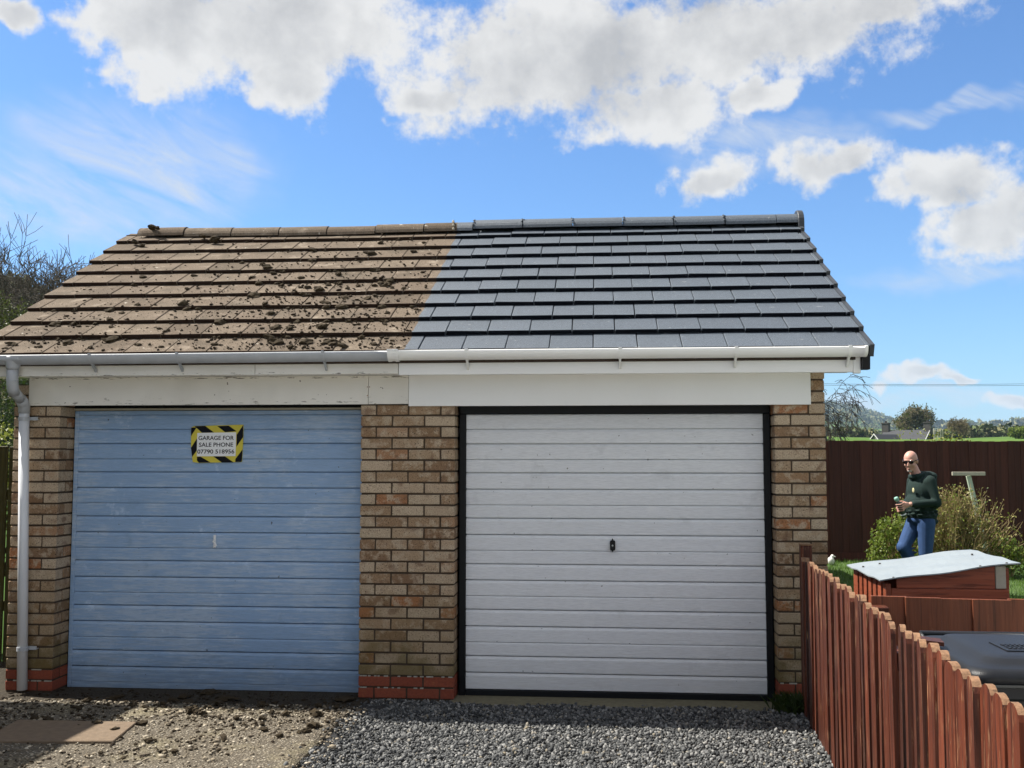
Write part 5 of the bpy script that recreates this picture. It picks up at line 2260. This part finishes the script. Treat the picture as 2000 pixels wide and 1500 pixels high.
mb = MB()
gabled(mb, hpnt, -HL, HL, HW, EVZ, zr - .05)
mb.build('wall', M['stone'], HS)
mb = MB()
slopes(mb, hpnt, -HL, HL, HW, EVZ, zr - .03)
rf = mb.build('roof', M['slate'], HS)
for u in (-HL + .1, HL - .1):
    mb = MB()
    P = [hpnt(u - .55, -.4, zr - .6), hpnt(u + .55, -.4, zr - .6), hpnt(u + .55, .4, zr - .6), hpnt(u - .55, .4, zr - .6)]
    P = P[::-1]
    mb.hexa(P + [p + Vector((0, 0, 1.75)) for p in P])
    P2 = [hpnt(u - .63, -.48, zr + 1.15), hpnt(u + .63, -.48, zr + 1.15), hpnt(u + .63, .48, zr + 1.15), hpnt(u - .63, .48, zr + 1.15)][::-1]
    mb.hexa(P2 + [p + Vector((0, 0, .18)) for p in P2])
    ch = mb.build('chimney', M['stone'], rf)
    for dv in (-.2, .2):
        mb = MB()
        c0 = hpnt(u, dv, zr + 1.33)
        mb.tube([c0, c0 + Vector((0, 0, .3))], .11, 8)
        mb.build('chimney_pot', M['stone'], HS)
# pale verge of the near gable
for sgn in (1, -1):
    mb = MB()
    a, c = hpnt(HL + .27, (HW + .25) * sgn, EVZ - .2), hpnt(HL + .27, 0, zr + .02)
    up_ = Vector((0, 0, .26))
    o_ = hd * .06
    mb.hexa([a, a + o_, c + o_, c, a + up_, a + o_ + up_, c + o_ + up_, c + up_])
    mb.build('bargeboard', M['trim'] if sgn > 0 else M['stone'], HS)
WC = at(1709, 849, 157)
wd = Vector((.88, .47, 0)).normalized()
wn = Vector((wd.y, -wd.x, 0))


def wpnt(u, v, z):
    return Vector((WC.x, WC.y, 0)) + wd * u + wn * v + Vector((0, 0, z))


zw = WC.z
mb = MB()
gabled(mb, wpnt, 0, 4.2, 1.5, zw - 1.45, zw - .05)
mb.build('wing_wall', M['render'], HS)
mb = MB()
slopes(mb, wpnt, 0, 4.2, 1.5, zw - 1.45, zw - .03, .1, .2)
mb.build('wing_roof', M['slate'], HS)
for sgn in (1, -1):
    mb = MB()
    a, c = wpnt(-.22, 1.75 * sgn, zw - 1.68), wpnt(-.22, 0, zw + .02)
    up_ = Vector((0, 0, .17))
    o_ = -wd * .05
    mb.hexa([a, a + o_, c + o_, c, a + up_, a + o_ + up_, c + o_ + up_, c + up_])
    mb.build('bargeboard', M['trim'], HS)
dw = MB()
p0 = hpnt(-1.3, HW * .62, EVZ + .55)
dw.box(p0.x - .55, p0.x + .55, p0.y - .2, p0.y + .8, p0.z - .2, p0.z + .75)
dmr = dw.build('dormer', M['render'], HS)
dw = MB()
dw.box(p0.x - .35, p0.x + .35, p0.y - .215, p0.y - .19, p0.z - .05, p0.z + .6)
dw.build('window', M['glass'], dmr)
# garden posts beside the house
for i, (px, top) in enumerate(((1824, 836), (1832, 837), (1837, 838), (1841, 838))):
    q = at(px, top, 150)
    mb = MB()
    z0_ = terrain(q.x, 150) - .2
    mb.tube([(q.x, 150, z0_), (q.x, 150, q.z)], .07, 6)
    tag(mb.build('garden_post', M['paletimber'], origin=(q.x, 150, z0_)), ('leftmost', 'second from left', 'third from left', 'rightmost')[i] + ' slim pale post in the row beside the farmhouse', 'post', 'row of posts beside the farmhouse')

# ------------------------------------------------------------------ overhead wires on their poles
poles = [at(1500, 747, 48), at(2080, 748, 52)]
for i, q in enumerate(poles):
    z0_ = terrain(q.x, q.y) - .2
    mb = MB()
    mb.tube([(q.x, q.y, z0_), (q.x, q.y, q.z + .15)], [.12, .09], 10)
    PO = mb.build('wire_pole', M['bark'], origin=(q.x, q.y, z0_))
    tag(PO, 'timber wire pole ' + ('hidden behind the garage' if i == 0 else 'just beyond the right side of the view'), 'pole')
for k, dz in enumerate((0.0, -.10)):
    a, c = poles
    pts = []
    for j in range(25):
        t = j / 24
        p = a.lerp(c, t)
        pts.append((p.x, p.y, p.z + dz - .10 * 4 * t * (1 - t) * (1 if k == 0 else .7)))
    mb = MB()
    mb.tube(pts, .009, 5)
    tag(mb.build('overhead_wire', M['wire'], origin=tuple(a)), ('upper' if k == 0 else 'lower') + ' of the two thin overhead wires crossing the sky at right', 'wire', 'overhead wires')

# ------------------------------------------------------------------ the air
mb = MB()
mb.box(-5300, 5300, -5300, 5300, -8, 190)
hz, k = newmat('haze')
pv = k.n('ShaderNodeVolumePrincipled')
pv.inputs['Color'].default_value = (.50, .72, 1.0, 1)
pv.inputs['Density'].default_value = .00013
k.t.links.new(pv.outputs[0], k.n('ShaderNodeOutputMaterial').inputs['Volume'])
tag(mb.build('haze', hz, origin=(0, 0, -8)), 'thin blue haze filling the valley air', 'haze', kind='stuff')
